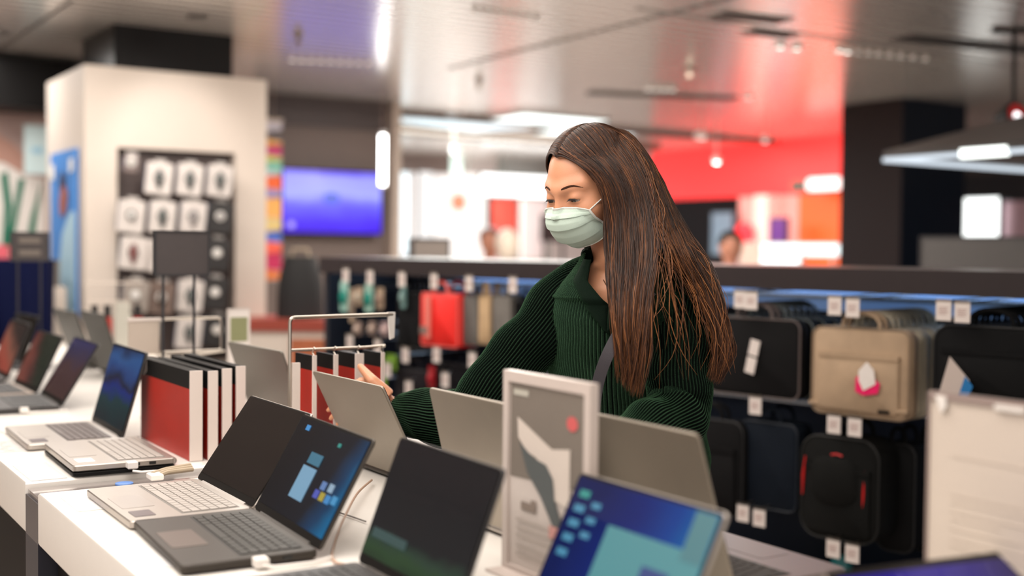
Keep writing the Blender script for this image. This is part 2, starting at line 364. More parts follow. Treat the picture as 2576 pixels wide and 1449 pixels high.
# flat ceiling light panels of the far bay
def panel_light(px, py, w, l, s, label, rz=0, col=(.82, .95, 1)):
    p = at(px, py, z=CEIL); t = thing('ceiling_light_panel', label, 'ceiling light', (p.x, p.y, CEIL - .004), rz)
    m = MB(); m.box((-w / 2 - .03, -l / 2 - .03, -.02), (w / 2 + .03, l / 2 + .03, 0)); m.build('frame', mat('panel_frame', (.5, .5, .5), .4), t)
    m = MB(); m.box((-w / 2, -l / 2, -.025), (w / 2, l / 2, -.015)); m.build('diffuser', glow('panel_glow%.1f' % s, col, s), t)
panel_light(1165, 306, 1.2, .7, 1.3, 'pale blue ceiling light panel left above the woman in the far bay', rad(20))
panel_light(1045, 296, .9, .35, .8, 'narrow pale ceiling panel above the white columns, next to the television wall')
for k_, (px, py, lab) in enumerate([(1250, 345, 'behind the woman, left'), (1480, 330, 'directly above the woman in the far bay'), (1385, 296, 'before the teal band')]):  # extra glowing panels, added to brighten the ceiling
    panel_light(px, py, .9, .5, 2.6, 'added white ceiling light panel ' + lab, 0, (.92, 1, .98))
# ================================================================== television, banners, far shops
def flatbox(m, y, x0, x1, z0, z1, d=.03): m.box((x0, y, z0), (x1, y + d, z1))
def tv():
    a = at(712, 432, Y=8.60); b = at(958, 584, Y=8.60)
    z1 = at(835, 431, Y=8.6).z; z0 = at(835, 586, Y=8.6).z
    cx = (a.x + b.x) / 2; W = b.x - a.x; H = z1 - z0
    t = thing('wall_television', 'blue glowing flat television on the dark wall beside the white pillar', 'television', (cx, 8.60, z0))
    m = MB(); m.box((-W / 2 - .012, 0, -.012), (W / 2 + .012, .045, H + .012), bev=0); m.build('casing', black_plain, t)
    m = MB(); m.quad((-W / 2, -.003, 0), (W / 2, -.003, 0), (W / 2, -.003, H), (-W / 2, -.003, H))
    m.build('display', ramp_screen('tv_picture', [(0, (.04, .0, .62)), (.18, (.06, .02, .80)), (.45, (.12, .10, .95)), (.62, (.32, .34, 1)), (.9, (.28, .28, 1)), (1, (.06, .01, .75))], 1.35, rad(-90), .16, 2.2, .3), t)
    m = MB(); 
    n = 24; c = (-W * .02, -.006, H * .56)
    m.add([(c[0] + .07 * cos(2 * pi * k / n) , -.006, c[2] + .045 * sin(2 * pi * k / n)) for k in range(n)], [tuple(range(n))]); m.build('screen_emblem', glow('tv_emblem', (.12, .18, .85), .9), t)
    m = MB(); m.add([(-W * .42 + .028 * cos(2 * pi * k / n), -.006, H * .12 + .028 * sin(2 * pi * k / n)) for k in range(n)], [tuple(range(n))]); m.build('screen_badge', glow('tv_badge', (.5, .4, 1), 1.0), t)
    m = MB(); m.box((-.1, .045, H * .3), (.1, .13, H * .7)); m.build('wall_bracket', dk_grey, t)
tv()
def banner():
    Y = 8.2
    x0 = at(667, 500, Y=Y).x; x1 = at(708, 500, Y=Y).x; z1 = at(690, 305, Y=Y).z; z0 = at(690, 705, Y=Y).z
    t = thing('hanging_banner', 'tall colourful patchwork banner hanging between pillar and television', 'banner', (x0, Y, z0))
    W = x1 - x0; H = z1 - z0
    m = MB(); m.box((-.2, 0, 0), (W, .02, H)); m.build('sheet', mat('banner_grey', (.45, .42, .45), .6), t)
    cols = [(.5, .48, .55), (.1, .08, .08), (.75, .35, .05), (.5, .04, .15), (.55, .55, .1), (.2, .5, .4), (.55, .65, .75), (.8, .12, .02), (.3, .25, .5), (.8, .4, .1), (.65, .5, .2), (.05, .12, .5), (.75, .1, .06), (.45, .01, .08), (.6, .15, .02)]
    zs = [0, .07, .11, .16, .21, .26, .31, .35, .42, .49, .6, .7, .75, .84, .93, 1]
    m = MB(); ms = []
    for i, c in enumerate(cols):
        ms.append(mat('banner_patch_%d' % i, c, .6))
        za = H * (1 - zs[i]); zb = H * (1 - zs[i + 1]); sk = .02 * (-1) ** i
        m.add([(-.2, -.003, za + sk), (W, -.003, za - sk), (W, -.003, zb + sk * .5), (-.2, -.003, zb - sk * .5)], [(0, 1, 2, 3)], i)
    m.build('printed_patches', ms, t, smooth=False, recalc=False)
    m = MB(); m.tube([(-.2, .01, H + .01), (W + .01, .01, H + .01)], .012, 8); m.tube([(W / 2, .01, H + .01), (W / 2, .01, CEIL - z0)], .003, 6); m.build('hanging_bar', steel, t)
banner()
def simple_panel(name, label, cat, px0, px1, py0, py1, mt, X=None, Y=None, d=.04, foot=True, frame=None):
    """a board on its own plane, with edge frame and two legs to the floor"""
    xm = (px0 + px1) / 2; ym = (py0 + py1) / 2
    if Y is not None:
        a = at(px0, ym, Y=Y).x; b = at(px1, ym, Y=Y).x; rz = 0; org = Vector(((a + b) / 2, Y, 0)); W = b - a
    else:
        a = at(px0, ym, X=X).y; b = at(px1, ym, X=X).y; rz = -pi / 2; org = Vector((X, (a + b) / 2, 0)); W = a - b
    z1 = at(xm, py0, X=X, Y=Y).z; z0 = at(xm, py1, X=X, Y=Y).z
    t = thing(name, label, cat, (org.x, org.y, 0), rz)
    m = MB(); m.box((-W / 2, 0, z0), (W / 2, d, z1)); m.build('board', mt, t, smooth=False)
    m = MB(); e = .012; fm = frame or dk_grey
    for q in ((-W / 2 - e, -W / 2), (W / 2, W / 2 + e)): m.box((q[0], -.004, z0 - e), (q[1], d + .004, z1 + e))
    m.box((-W / 2, -.004, z1), (W / 2, d + .004, z1 + e)); m.box((-W / 2, -.004, z0 - e), (W / 2, d + .004, z0)); m.build('frame', fm, t, smooth=False)
    if foot:
        for sx in (-1, 1):
            m = MB(); m.box((sx * W * .4 - .012, d * .3, 0), (sx * W * .4 + .012, d * .3 + .024, z0)); m.build('leg', fm, t, smooth=False)
    return t
lit_white = glow('lit_white', (1, 1, .98), 3.2)
simple_panel('lit_shop_sign', 'long glowing white shop sign left of the woman\'s forehead', 'sign', 1210, 1400, 442, 494, lit_white, Y=12.9, foot=True, frame=mat('teal_frame', (.02, .12, .10), .4))
simple_panel('light_box', 'tall glowing white light box with blue patch, beside the television wall', 'light box', 972, 1028, 432, 640, glow('lit_cool', (.86, .97, 1), 1.7), Y=12.8)
simple_panel('light_box', 'narrow glowing white display post in the far white shop', 'light box', 1052, 1090, 432, 640, glow('lit_warm', (1, .97, .94), 1.15), Y=12.9)
def patch(name, label, cat, px, py, w, h, mt, X=None, Y=None, n=20, sq=False, br=.05):
    p = at(px, py, X=X, Y=Y); t = thing(name, label, cat, p, -pi / 2 if X is not None else 0)
    m = MB()
    if sq: m.box((-w / 2, -.02, -h / 2), (w / 2, 0, h / 2))
    else: m.lathe([(w / 2, 0), (w / 2, .02), (w * .35, .024)], n, mx=Matrix.Rotation(rad(90), 4, 'X'))
    m.build('plate', mt, t, smooth=False)
    m = MB(); m.box((-.015, 0, -.015), (.015, br, .015)); m.build('bracket', dk_grey, t)
    return t
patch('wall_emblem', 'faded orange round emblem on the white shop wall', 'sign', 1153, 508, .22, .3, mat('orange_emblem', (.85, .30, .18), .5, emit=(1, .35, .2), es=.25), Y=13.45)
patch('blue_light_panel', 'small cyan glowing panel on the lit box beside the television wall', 'light panel', 985, 515, .22, .28, glow('cyan_glow', (.35, .85, 1), 2.2), Y=12.72, sq=True, br=.08)
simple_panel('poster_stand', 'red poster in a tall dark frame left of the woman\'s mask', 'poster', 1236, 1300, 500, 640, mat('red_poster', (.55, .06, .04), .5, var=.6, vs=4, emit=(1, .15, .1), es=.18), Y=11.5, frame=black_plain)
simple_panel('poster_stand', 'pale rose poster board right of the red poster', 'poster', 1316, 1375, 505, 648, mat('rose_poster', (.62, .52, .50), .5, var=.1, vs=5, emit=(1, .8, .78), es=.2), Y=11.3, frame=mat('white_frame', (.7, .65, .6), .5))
simple_panel('notice_board', 'black notice board with pink lines behind the woman\'s mask', 'board', 1368, 1425, 542, 605, mat('blackboard', (.02, .015, .015), .5), Y=11.0, frame=black_plain)
simple_panel('information_board', 'small grey information board standing behind the bag shelf', 'sign', 1040, 1128, 604, 650, mat('grey_board', (.20, .17, .15), .5), Y=6.3)
# writing line on the grey board
# round stools / product heap at the far shop
def bust(px, py, Z, label, hair, skin, top, s=1.0):
    """distant shopper: one continuous body, head, hair, clothed"""
    p = at(px, py, Z=Z); hgt = p.z + .11 * s
    t = thing('person', label, 'person', (p.x, p.y, 0), YAW * -1)
    m = MB(); prof = [(.05, .0), (.06, .3), (.09, .55), (.12, .8), (.15, .95), (.13, 1.1), (.16, 1.28), (.19, 1.38), (.12, 1.45), (.05, 1.47), (.05, 1.52), (.075, 1.56), (.085, 1.62), (.075, 1.69), (.03, 1.73)]
    k = hgt / 1.74
    rings = [[(r * cos(2 * pi * i / 20), r * .65 * sin(2 * pi * i / 20) if z < 1.45 else r * 1.1 * sin(2 * pi * i / 20), z * k) for i in range(20)] for r, z in prof]
    m.loft(rings)
    for sx in (-1, 1): m.tube([(sx * .17, 0, 1.38 * k), (sx * .22, .02, 1.1 * k), (sx * .2, -.08, .85 * k), (sx * .19, -.1, .78 * k)], [.05, .045, .035, .02], 10)
    m.build('body', skin, t)
    m = MB(); m.loft([[(r * 1.12 * cos(2 * pi * i / 20), r * .78 * sin(2 * pi * i / 20), z * k) for i in range(20)] for r, z in prof if .9 < z < 1.46])
    for sx in (-1, 1): m.tube([(sx * .17, 0, 1.38 * k), (sx * .22, .02, 1.1 * k), (sx * .205, -.07, .88 * k)], [.06, .055, .045], 10)
    m.build('shirt', top, t)
    m = MB(); m.loft([[(r * 1.15 * cos(2 * pi * i / 20), r * .8 * sin(2 * pi * i / 20), z * k) for i in range(20)] for r, z in prof if z < 1.0]); m.build('trousers', black_plain, t)
    m = MB(); m.ball((0, .015, 1.66 * k), (.092, .1, .085)); m.build('hair', hair, t)
skin_far = mat('skin_far', (.45, .20, .13), .5)
bust(1838, 622, 8.6, 'distant person with dark hair and pale blue top right of the woman', black_plain, skin_far, mat('pale_blue_cloth', (.35, .45, .5), .8))
bust(1232, 606, 10.0, 'distant person with red-brown hair behind the shelf, below the red poster', mat('redbrown_hair', (.12, .025, .012), .5), skin_far, mat('dark_navy_cloth', (.02, .02, .03), .8))
p = at(1276, 615, Z=9.6); t = thing('paper_lantern', 'round cream paper lantern beside the distant red-haired person', 'lantern', (p.x, p.y, p.z))
m = MB(); m.ball((0, 0, 0), (.10, .10, .13)); m.build('globe', mat('cream_globe', (.75, .66, .55), .5), t)
m = MB(); m.tube([(0, 0, -.13), (0, 0, -p.z)], .012, 8); m.build('pole', dk_grey, t)
# grey-blue display and red round sign, purple poster, lit counter of the red shop
X = 9.1
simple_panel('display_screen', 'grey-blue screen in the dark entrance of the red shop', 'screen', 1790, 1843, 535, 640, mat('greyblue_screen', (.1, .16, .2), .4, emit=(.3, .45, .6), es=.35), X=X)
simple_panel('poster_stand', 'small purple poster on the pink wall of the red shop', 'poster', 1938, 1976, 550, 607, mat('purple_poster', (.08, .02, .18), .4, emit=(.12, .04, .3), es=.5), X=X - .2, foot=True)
patch('round_sign', 'round bright red sign beside the dark shop entrance', 'sign', 1875, 590, .26, .26, mat('red_disc', (.85, .02, .03), .4, emit=(1, .04, .06), es=.8), X=X - .1, br=.125)
simple_panel('lit_counter_panel', 'glowing white upper panel of the counter in the red shop', 'light panel', 1915, 2112, 614, 642, glow('counter_glow', (.9, 1, 1), 2.2), X=8.3, frame=mat('white_frame', (.7, .65, .6), .5))
simple_panel('lit_counter_panel', 'glowing white lower panel of the counter in the red shop', 'light panel', 1915, 2012, 640, 690, glow('counter_glow', (.9, 1, 1), 2.2), X=8.25, frame=mat('white_frame', (.7, .65, .6), .5))
simple_panel('cream_counter', 'cream counter left of the glowing white panels', 'counter', 1862, 1912, 612, 700, mat('cream_counter', (.65, .55, .45), .5), X=8.3, frame=mat('white_frame', (.7, .65, .6), .5))
p = at(2078, 463, X=8.9); t = thing('lit_wall_sign', 'bright glowing white oblong sign on the red fascia beside the column', 'sign', p, -pi / 2)
m = MB(); m.prism(rrect(.42, .12, .05), 0, .05, mx=Matrix.Rotation(rad(90), 4, 'X')); m.build('light_face', glow('sign_glow', (1, .8, .75), 2.6), t)
m = MB(); m.box((-.2, 0, -.05), (.2, .3, .05)); m.build('sign_bracket', mat('red_bracket', (.5, .05, .04), .5), t)
p = at(2016, 468, X=8.9); t = thing('exit_sign', 'small dark green box sign left of the glowing oblong sign', 'sign', p, -pi / 2)
m = MB(); m.box((-.12, -.03, -.06), (.12, .03, .06)); m.build('sign_box', mat('green_sign', (.04, .09, .06), .4), t)
m = MB(); m.box((-.03, .03, -.03), (.03, .3, .03)); m.build('sign_bracket', mat('red_bracket', (.5, .05, .04), .5), t)
# right: lit screen, pink strip and grey partition
simple_panel('lit_screen', 'glowing white rectangular screen at the right edge, above the grey partition', 'screen', 2421, 2513, 498, 602, glow('screen_white', (.97, 1, .98), 2.4), X=8.6)
simple_panel('poster_stand', 'pink and grey poster panel right of the glowing white screen', 'poster', 2518, 2640, 505, 600, mat('pinkgrey_poster', (.42, .26, .30), .5, var=.3, vs=6), X=8.7)
simple_panel('low_partition', 'dark grey low partition board behind the bag shelf at right', 'partition', 2318, 2720, 600, 690, mat('partition_grey', (.075, .07, .068), .6, var=.1), X=5.6, d=.06, foot=True)

# hanging rectangular light frame, right
def ring_frame():
    c = at(2222, 396, Z=6.0)
    t = thing('hanging_light_frame', 'dark hanging canopy with glowing white edge strips at upper right', 'hanging light', (c.x, c.y, c.z))
    lx, ly = 2.4, -2.6
    m = MB()
    m.loft([[(0, 0, 0), (lx, 0, 0), (lx, ly, 0), (0, ly, 0)], [(0, 0, .03), (lx, 0, .03), (lx, ly, .03), (0, ly, .03)], [(.45, -.45, .20), (lx - .45, -.45, .20), (lx - .45, ly + .45, .20), (.45, ly + .45, .20)]], cap=True)
    m.build('canopy', mat('canopy_brown', (.05, .042, .04), .45), t, smooth=False)
    gl = glow('strip_glow', (.80, .90, 1), 1.0)
    for lo, hi in (((-.004, ly, -.022), (.03, 0, -.002)), ((0, -.03, -.024), (lx, .004, -.002)), ((lx - .03, ly, -.022), (lx, 0, -.002)), ((0, ly, -.024), (lx, ly + .03, -.002))):
        m = MB(); m.box(lo, hi); m.build('light_strip', gl, t)
    m = MB(); y = at(2475, 388, X=c.x).y - c.y
    m.box((-.015, y - .12, -.03), (.02, y + .12, .012)); m.build('bright_lamp', glow('lamp_bright', (.95, 1, .95), 3.0), t)
    for x, y in ((.5, -.5), (.5, ly + .5), (lx - .5, -.5)):
        m = MB(); m.tube([(x, y, .2), (x, y, CEIL - c.z)], .012, 8); m.build('suspension_rod', mat('rod_taupe', (.3, .24, .2), .5), t)
ring_frame()
# track spotlight with red ring
p = at(2550, 300, Z=6.2); t = thing('spotlight', 'black and red round ceiling spotlight at the right edge', 'spotlight', p, -YAW)
mx = Matrix.Rotation(rad(70), 4, 'X') @ Matrix.Rotation(rad(25), 4, 'Y')
m = MB(); m.lathe([(.03, -.1), (.075, -.06), (.085, .0), (.085, .03), (.07, .03), (.06, -.02)], 24, mx=mx); m.build('housing', black_plain, t)
m = MB(); m.lathe([(.07, .028), (.07, .036), (.05, .036), (.05, .028)], 24, mx=mx); m.build('red_ring', mat('red_ring', (.5, .02, .02), .4), t)
m = MB(); m.lathe([(.045, .02), (.02, .032)], 16, mx=mx); m.build('lens', glow('spot_lens', (1, .98, 1), 3), t)
m = MB(); m.tube([(0, 0, .05), (0, .02, CEIL - p.z)], .012, 8); m.box((-.12, -.02, CEIL - p.z - .02), (.12, .02, CEIL - p.z - .004)); m.build('mount', black_plain, t)

# ================================================================== left side: posters, jerseys, cloth
def left_stuff():
    # blue poster on the pillar's left face (X=1.52)
    X = 1.515; y0 = at(197, 560, X=X).y; y1 = at(133, 560, X=X).y
    z1 = at(197, 372, X=X).z; z0 = at(190, 800, X=X).z
    t = thing('wall_poster', 'tall blue advertising poster on the left side of the white pillar', 'poster', (X, (y0 + y1) / 2, z0), -pi / 2)
    W = y1 - y0; H = z1 - z0
    m = MB(); m.box((-W / 2, -.012, 0), (W / 2, 0, H)); m.build('poster_sheet', mat('poster_blue', (.08, .28, .72), .5, var=.15, vs=2), t, smooth=False)
    e = -.016
    def blob(pts, nm, c):
        m = MB(); m.add([(W * (u - .5), e - .0, H * v) for u, v in pts], [tuple(range(len(pts)))]); m.build(nm, mat(nm + '_m', c, .5), t, recalc=False)
    blob([(.55, 0), (1, 0), (1, .62), (.9, .64), (.72, .60), (.5, .5), (.38, .3), (.4, .12)], 'printed_jacket', (.50, .74, .90))
    e = -.018
    blob([(.42, .62), (.5, .6), (.66, .64), (.72, .74), (.62, .80), (.48, .78), (.40, .70)], 'printed_face', (.42, .14, .10))
    blob([(.40, .76), (.64, .80), (.62, .86), (.48, .88), (.40, .82)], 'printed_hair', (.05, .05, .10))
    blob([(.02, .84), (.2, .84), (.2, .93), (.02, .93)], 'printed_logo', (.85, .88, .9))
    blob([(.78, .86), (.95, .87), (.95, .95), (.78, .94)], 'printed_badge', (.85, .88, .9))
    # big poster behind: striped football shirt
    Y = 8.2; x0 = at(-40, 500, Y=Y).x; x1 = at(122, 500, Y=Y).x; z1 = at(60, 275, Y=Y).z; z0 = at(60, 660, Y=Y).z
    W = x1 - x0; H = z1 - z0
    t = thing('wall_poster', 'large wall poster of a green and white striped shirt at the left edge', 'poster', (x0, Y, z0))
    m = MB(); m.box((0, 0, 0), (W, .03, H)); m.build('poster_sheet', mat('poster_rose', (.50, .36, .33), .6, var=.2, vs=2), t, smooth=False)
    white = mat('shirt_white', (.82, .78, .74), .6); green = mat('shirt_green', (.01, .17, .10), .6)
    def gp(px, py): q = at(px, py, Y=Y); return (q.x - x0, -.006, q.z - z0)
    m = MB(); m.add([gp(*q) for q in ((-40, 400), (10, 410), (60, 440), (112, 450), (112, 640), (-40, 640))], [tuple(range(6))]); m.build('printed_shirt', white, t, recalc=False)
    m = MB()
    for q in (((0, 440), (18, 430), (30, 520), (12, 660), (2, 650), (10, 520)), ((45, 450), (62, 450), (42, 560), (22, 650), (6, 650), (30, 550)), ((88, 455), (104, 455), (80, 640), (60, 640), (78, 540))):
        m.add([tuple(Vector(gp(*k)) + Vector((0, -.004, 0))) for k in q], [tuple(range(6))])
    m.build('printed_stripes', green, t, recalc=False)
    m = MB(); m.add([gp(*q) for q in ((-20, 330), (30, 360), (70, 400), (60, 440), (10, 410), (-40, 400))], [tuple(range(6))]); m.build('printed_arm', mat('printed_skin', (.50, .28, .22), .6), t, recalc=False)
    m = MB(); m.add([tuple(Vector(gp(*q)) + Vector((0, -.008, 0))) for q in ((-40, 612), (22, 618), (22, 650), (-40, 650))], [tuple(range(4))]); m.build('printed_pink_band', mat('pink_print', (.85, .15, .2), .5), t, recalc=False)
    # pale blue card
    p = at(92, 385, Y=8.0); t = thing('hanging_card', 'pale blue square card hanging before the striped shirt poster', 'card', (p.x, p.y, at(92, 438, Y=8.0).z))
    m = MB(); m.box((-.075, 0, 0), (.075, .006, .31)); m.build('card_sheet', mat('pale_blue_card', (.62, .78, .80), .5), t)
    m = MB(); m.box((-.03, -.003, .13), (.04, 0, .17)); m.build('card_print', mat('card_print', (.35, .6, .75), .5), t)
    m = MB(); m.tube([(0, .003, .31), (0, .003, CEIL - t.location.z)], .002, 6); m.build('string', steel, t)
    # navy cloth display
    p = at(60, 760, Y=6.3); x0 = at(-60, 700, Y=6.3).x; x1 = at(132, 700, Y=6.3).x
    t = thing('navy_tent', 'dark navy blue fabric display hanging at the left edge behind the laptops', 'fabric display', (0, 6.3, 0))
    rings = []
    for k in range(13):
        z = .35 + (at(60, 652, Y=6.3).z - .35) * k / 12; q = 1 - .25 * (1 - k / 12) ** 2
        rr = []
        for i in range(40):
            a = 2 * pi * i / 40; wv = 1 + .06 * sin(9 * a + k * .2)
            rr.append(((x0 + x1) / 2 + (x1 - x0) / 2 * q * cos(a) * wv, .16 * sin(a) * wv, z))
        rings.append(rr)
    m = MB(); m.loft(rings); m.build('drape', mat('navy_cloth', (.002, .004, .028), .8, spec=.1), t)
    m = MB(); m.box((x0 + .1, -.1, 0), (x1 - .1, .1, .36)); m.build('plinth', dk_grey, t)
    # white cabinet pieces under the poster
    a = at(112, 745, Y=6.55).x; b = at(166, 745, Y=6.55).x
    t = thing('display_plinth', 'pale plinth standing between the navy display and the blue poster', 'plinth', ((a + b) / 2, 6.55, 0))
    m = MB(); m.box(((a - b) / 2, 0, 0), ((b - a) / 2, .4, at(140, 722, Y=6.55).z)); m.build('body', cream, t)
    m = MB(); m.box(((a - b) / 2 + .02, .05, at(140, 722, Y=6.55).z), ((b - a) / 2 - .02, .35, at(140, 655, Y=6.55).z)); m.build('grey_box', mat('plinth_grey', (.16, .14, .12), .6), t)
left_stuff()

# ================================================================== watch packs in the niche
def watch_pack(px, py, box_c, dial_c, strap_c, label, big=1.0, side=(.03, .07, .16)):
    Y = 6.44 - .10
    p = at(px, py, Y=Y)
    t = thing('watch_pack', label, 'watch pack', p, 0)
    rot = Matrix.Rotation(rad(-16), 4, 'Z') @ Matrix.Rotation(rad(6), 4, 'Y')
    w, h, d = .135 * big, .170 * big, .05
    m = MB(); m.prism(rrect(w, h, .014), -d / 2, d / 2, mx=rot @ Matrix.Rotation(rad(90), 4, 'X'), bev=.004)
    m.build('box', mat('packbox_%.2f%.2f' % (box_c[0], box_c[2]), box_c, .45), t)
    m = MB(); m.box((-w / 2 - .004, -d / 2 + .006, -h / 2 + .012), (-w / 2 + .002, d / 2 + .012, h / 2 - .012), mx=rot); m.build('side_print', mat('side_navy', side, .5), t)
    m = MB(); m.box((-.028, .008, h / 2 - .005), (.028, .014, h / 2 + .020), mx=rot); m.build('hang_tab', mat('tab_clear', (.45, .42, .40), .3), t)
    if strap_c:
        m = MB(); m.tube([(0, -d / 2 - .006, .045), (0, -d / 2 - .012, .02), (0, -d / 2 - .012, -.015), (.006, -d / 2 - .006, -.05)], [.011, .015, .015, .010], 8, mx=rot); m.build('strap', mat('strap_%.2f' % strap_c[0], strap_c, .5), t)
    m = MB(); m.lathe([(.026, 0), (.026, .012), (.019, .014)], 20, mx=rot @ Matrix.Translation((0, -d / 2 - .006, .008)) @ Matrix.Rotation(rad(90), 4, 'X')); m.build('watch_case', mat('case_dark', (.03, .028, .028), .3) if dial_c[0] > .4 and box_c[0] > .3 else mat('case_light', (.6, .58, .55), .3), t)
    m = MB(); m.lathe([(.016, .0), (.016, .003), (.002, .004)], 20, mx=rot @ Matrix.Translation((0, -d / 2 - .019, .008)) @ Matrix.Rotation(rad(90), 4, 'X')); m.build('dial', mat('dial_%.2f%.2f' % (dial_c[0], dial_c[1]), dial_c, .3), t)
    # peg hook back to the panel
    m = MB(); m.tube([(0, .0, h / 2 + .012), (0, .168, h / 2 + .012)], .003, 6, mx=rot); m.build('peg', steel, t)
Wt = (.62, .57, .54); Bk = (.02, .018, .018); Dd = (.7, .74, .7); DkS = (.02, .03, .03)
rows = ['top row', 'second row', 'third row', 'fourth row', 'bottom row']
cols_ = ['leftmost', 'second from left', 'third from left', 'rightmost']
watch_pack(330, 412, (.28, .22, .21), (.4, .38, .36), None, 'small grey label pack at the top left of the watch niche', .5)
P = [(400, 450, Wt, Dd, DkS, 0, 1), (477, 453, Wt, Dd, DkS, 0, 2), (552, 456, Wt, Dd, DkS, 0, 3),
     (330, 545, Wt, (.8, .78, .75), None, 1, 0), (408, 547, Wt, Dd, DkS, 1, 1), (485, 548, Wt, Dd, (.25, .22, .22), 1, 2), (553, 548, Bk, (.35, .33, .33), None, 1, 3),
     (335, 637, Wt, (.75, .4, .36), (.14, .02, .02), 2, 0), (400, 645, Wt, Dd, None, 2, 1), (545, 640, Bk, (.8, .78, .72), None, 2, 3),
     (340, 745, (.30, .26, .23), (.7, .68, .66), None, 3, 0), (405, 750, (.16, .11, .09), (.25, .2, .18), (.06, .04, .03), 3, 1), (478, 745, Wt, Dd, DkS, 3, 2), (540, 738, Bk, (.85, .82, .8), None, 3, 3),
     (475, 838, Wt, Dd, DkS, 4, 2), (545, 832, Bk, (.8, .75, .7), None, 4, 3)]
for px, py, bc, dc, sc, r, c in P:
    kind = 'white boxed watch' if bc is Wt else ('black boxed watch' if bc is Bk else 'grey-brown boxed watch')
    watch_pack(px, py, bc, dc, sc, '%s pack hanging %s in the %s of the pillar niche' % (kind, cols_[c], rows[r]))

# board signs on two posts, standing among the table displays
def post_sign(px0, px1, py0, py1, posts, X, lines, label, pb=900):
    xm = (px0 + px1) / 2; p = at(xm, (py0 + py1) / 2, X=X); Y = p.y
    a = at(px0, py0, Y=Y); b = at(px1, py1, Y=Y); W = b.x - a.x; z1 = at(xm, py0, Y=Y).z; z0 = at(xm, py1, Y=Y).z
    t = thing('post_sign', label, 'sign', ((a.x + b.x) / 2, Y, T), 0)
    m = MB(); m.box((-W / 2, 0, z0 - T), (W / 2, .012, z1 - T)); m.build('sign_board', mat('sign_dark_grey', (.062, .052, .052), .35, var=.1, vs=20), t, smooth=False)
    m = MB(); e = .004
    m.box((-W / 2 - e, -.003, z0 - T - e), (W / 2 + e, .015, z0 - T)); m.box((-W / 2 - e, -.003, z1 - T), (W / 2 + e, .015, z1 - T + e)); m.box((-W / 2 - e, -.003, z0 - T), (-W / 2, .015, z1 - T)); m.box((W / 2, -.003, z0 - T), (W / 2 + e, .015, z1 - T))
    m.build('sign_frame', dk_grey, t, smooth=False)
    if lines:
        m = MB()
        for lo, hi in lines: m.box((-W * .32, -.003, (z0 - T) + (z1 - z0) * lo), (W * .28, -.0005, (z0 - T) + (z1 - z0) * hi))
        m.build('sign_print', mat('sign_print', (.18, .15, .13), .5), t)
    for q in posts:
        x = at(q, py1, Y=Y).x - (a.x + b.x) / 2
        m = MB(); m.tube([(x, .006, 0), (x, .006, z0 - T)], .004, 8); m.build('post', dk_grey, t)
    m = MB(); m.box((-W / 2, -.05, 0), (W / 2, .06, .006)); m.build('base_plate', dk_grey, t)
post_sign(392, 524, 584, 690, (412, 490), 1.0, None, 'blank dark grey sign board on two thin posts before the watch niche')
post_sign(30, 122, 586, 655, (45, 103), .93, ((.18, .38), (.62, .82)), 'dark grey sign board with two pale lines on thin posts at the left')
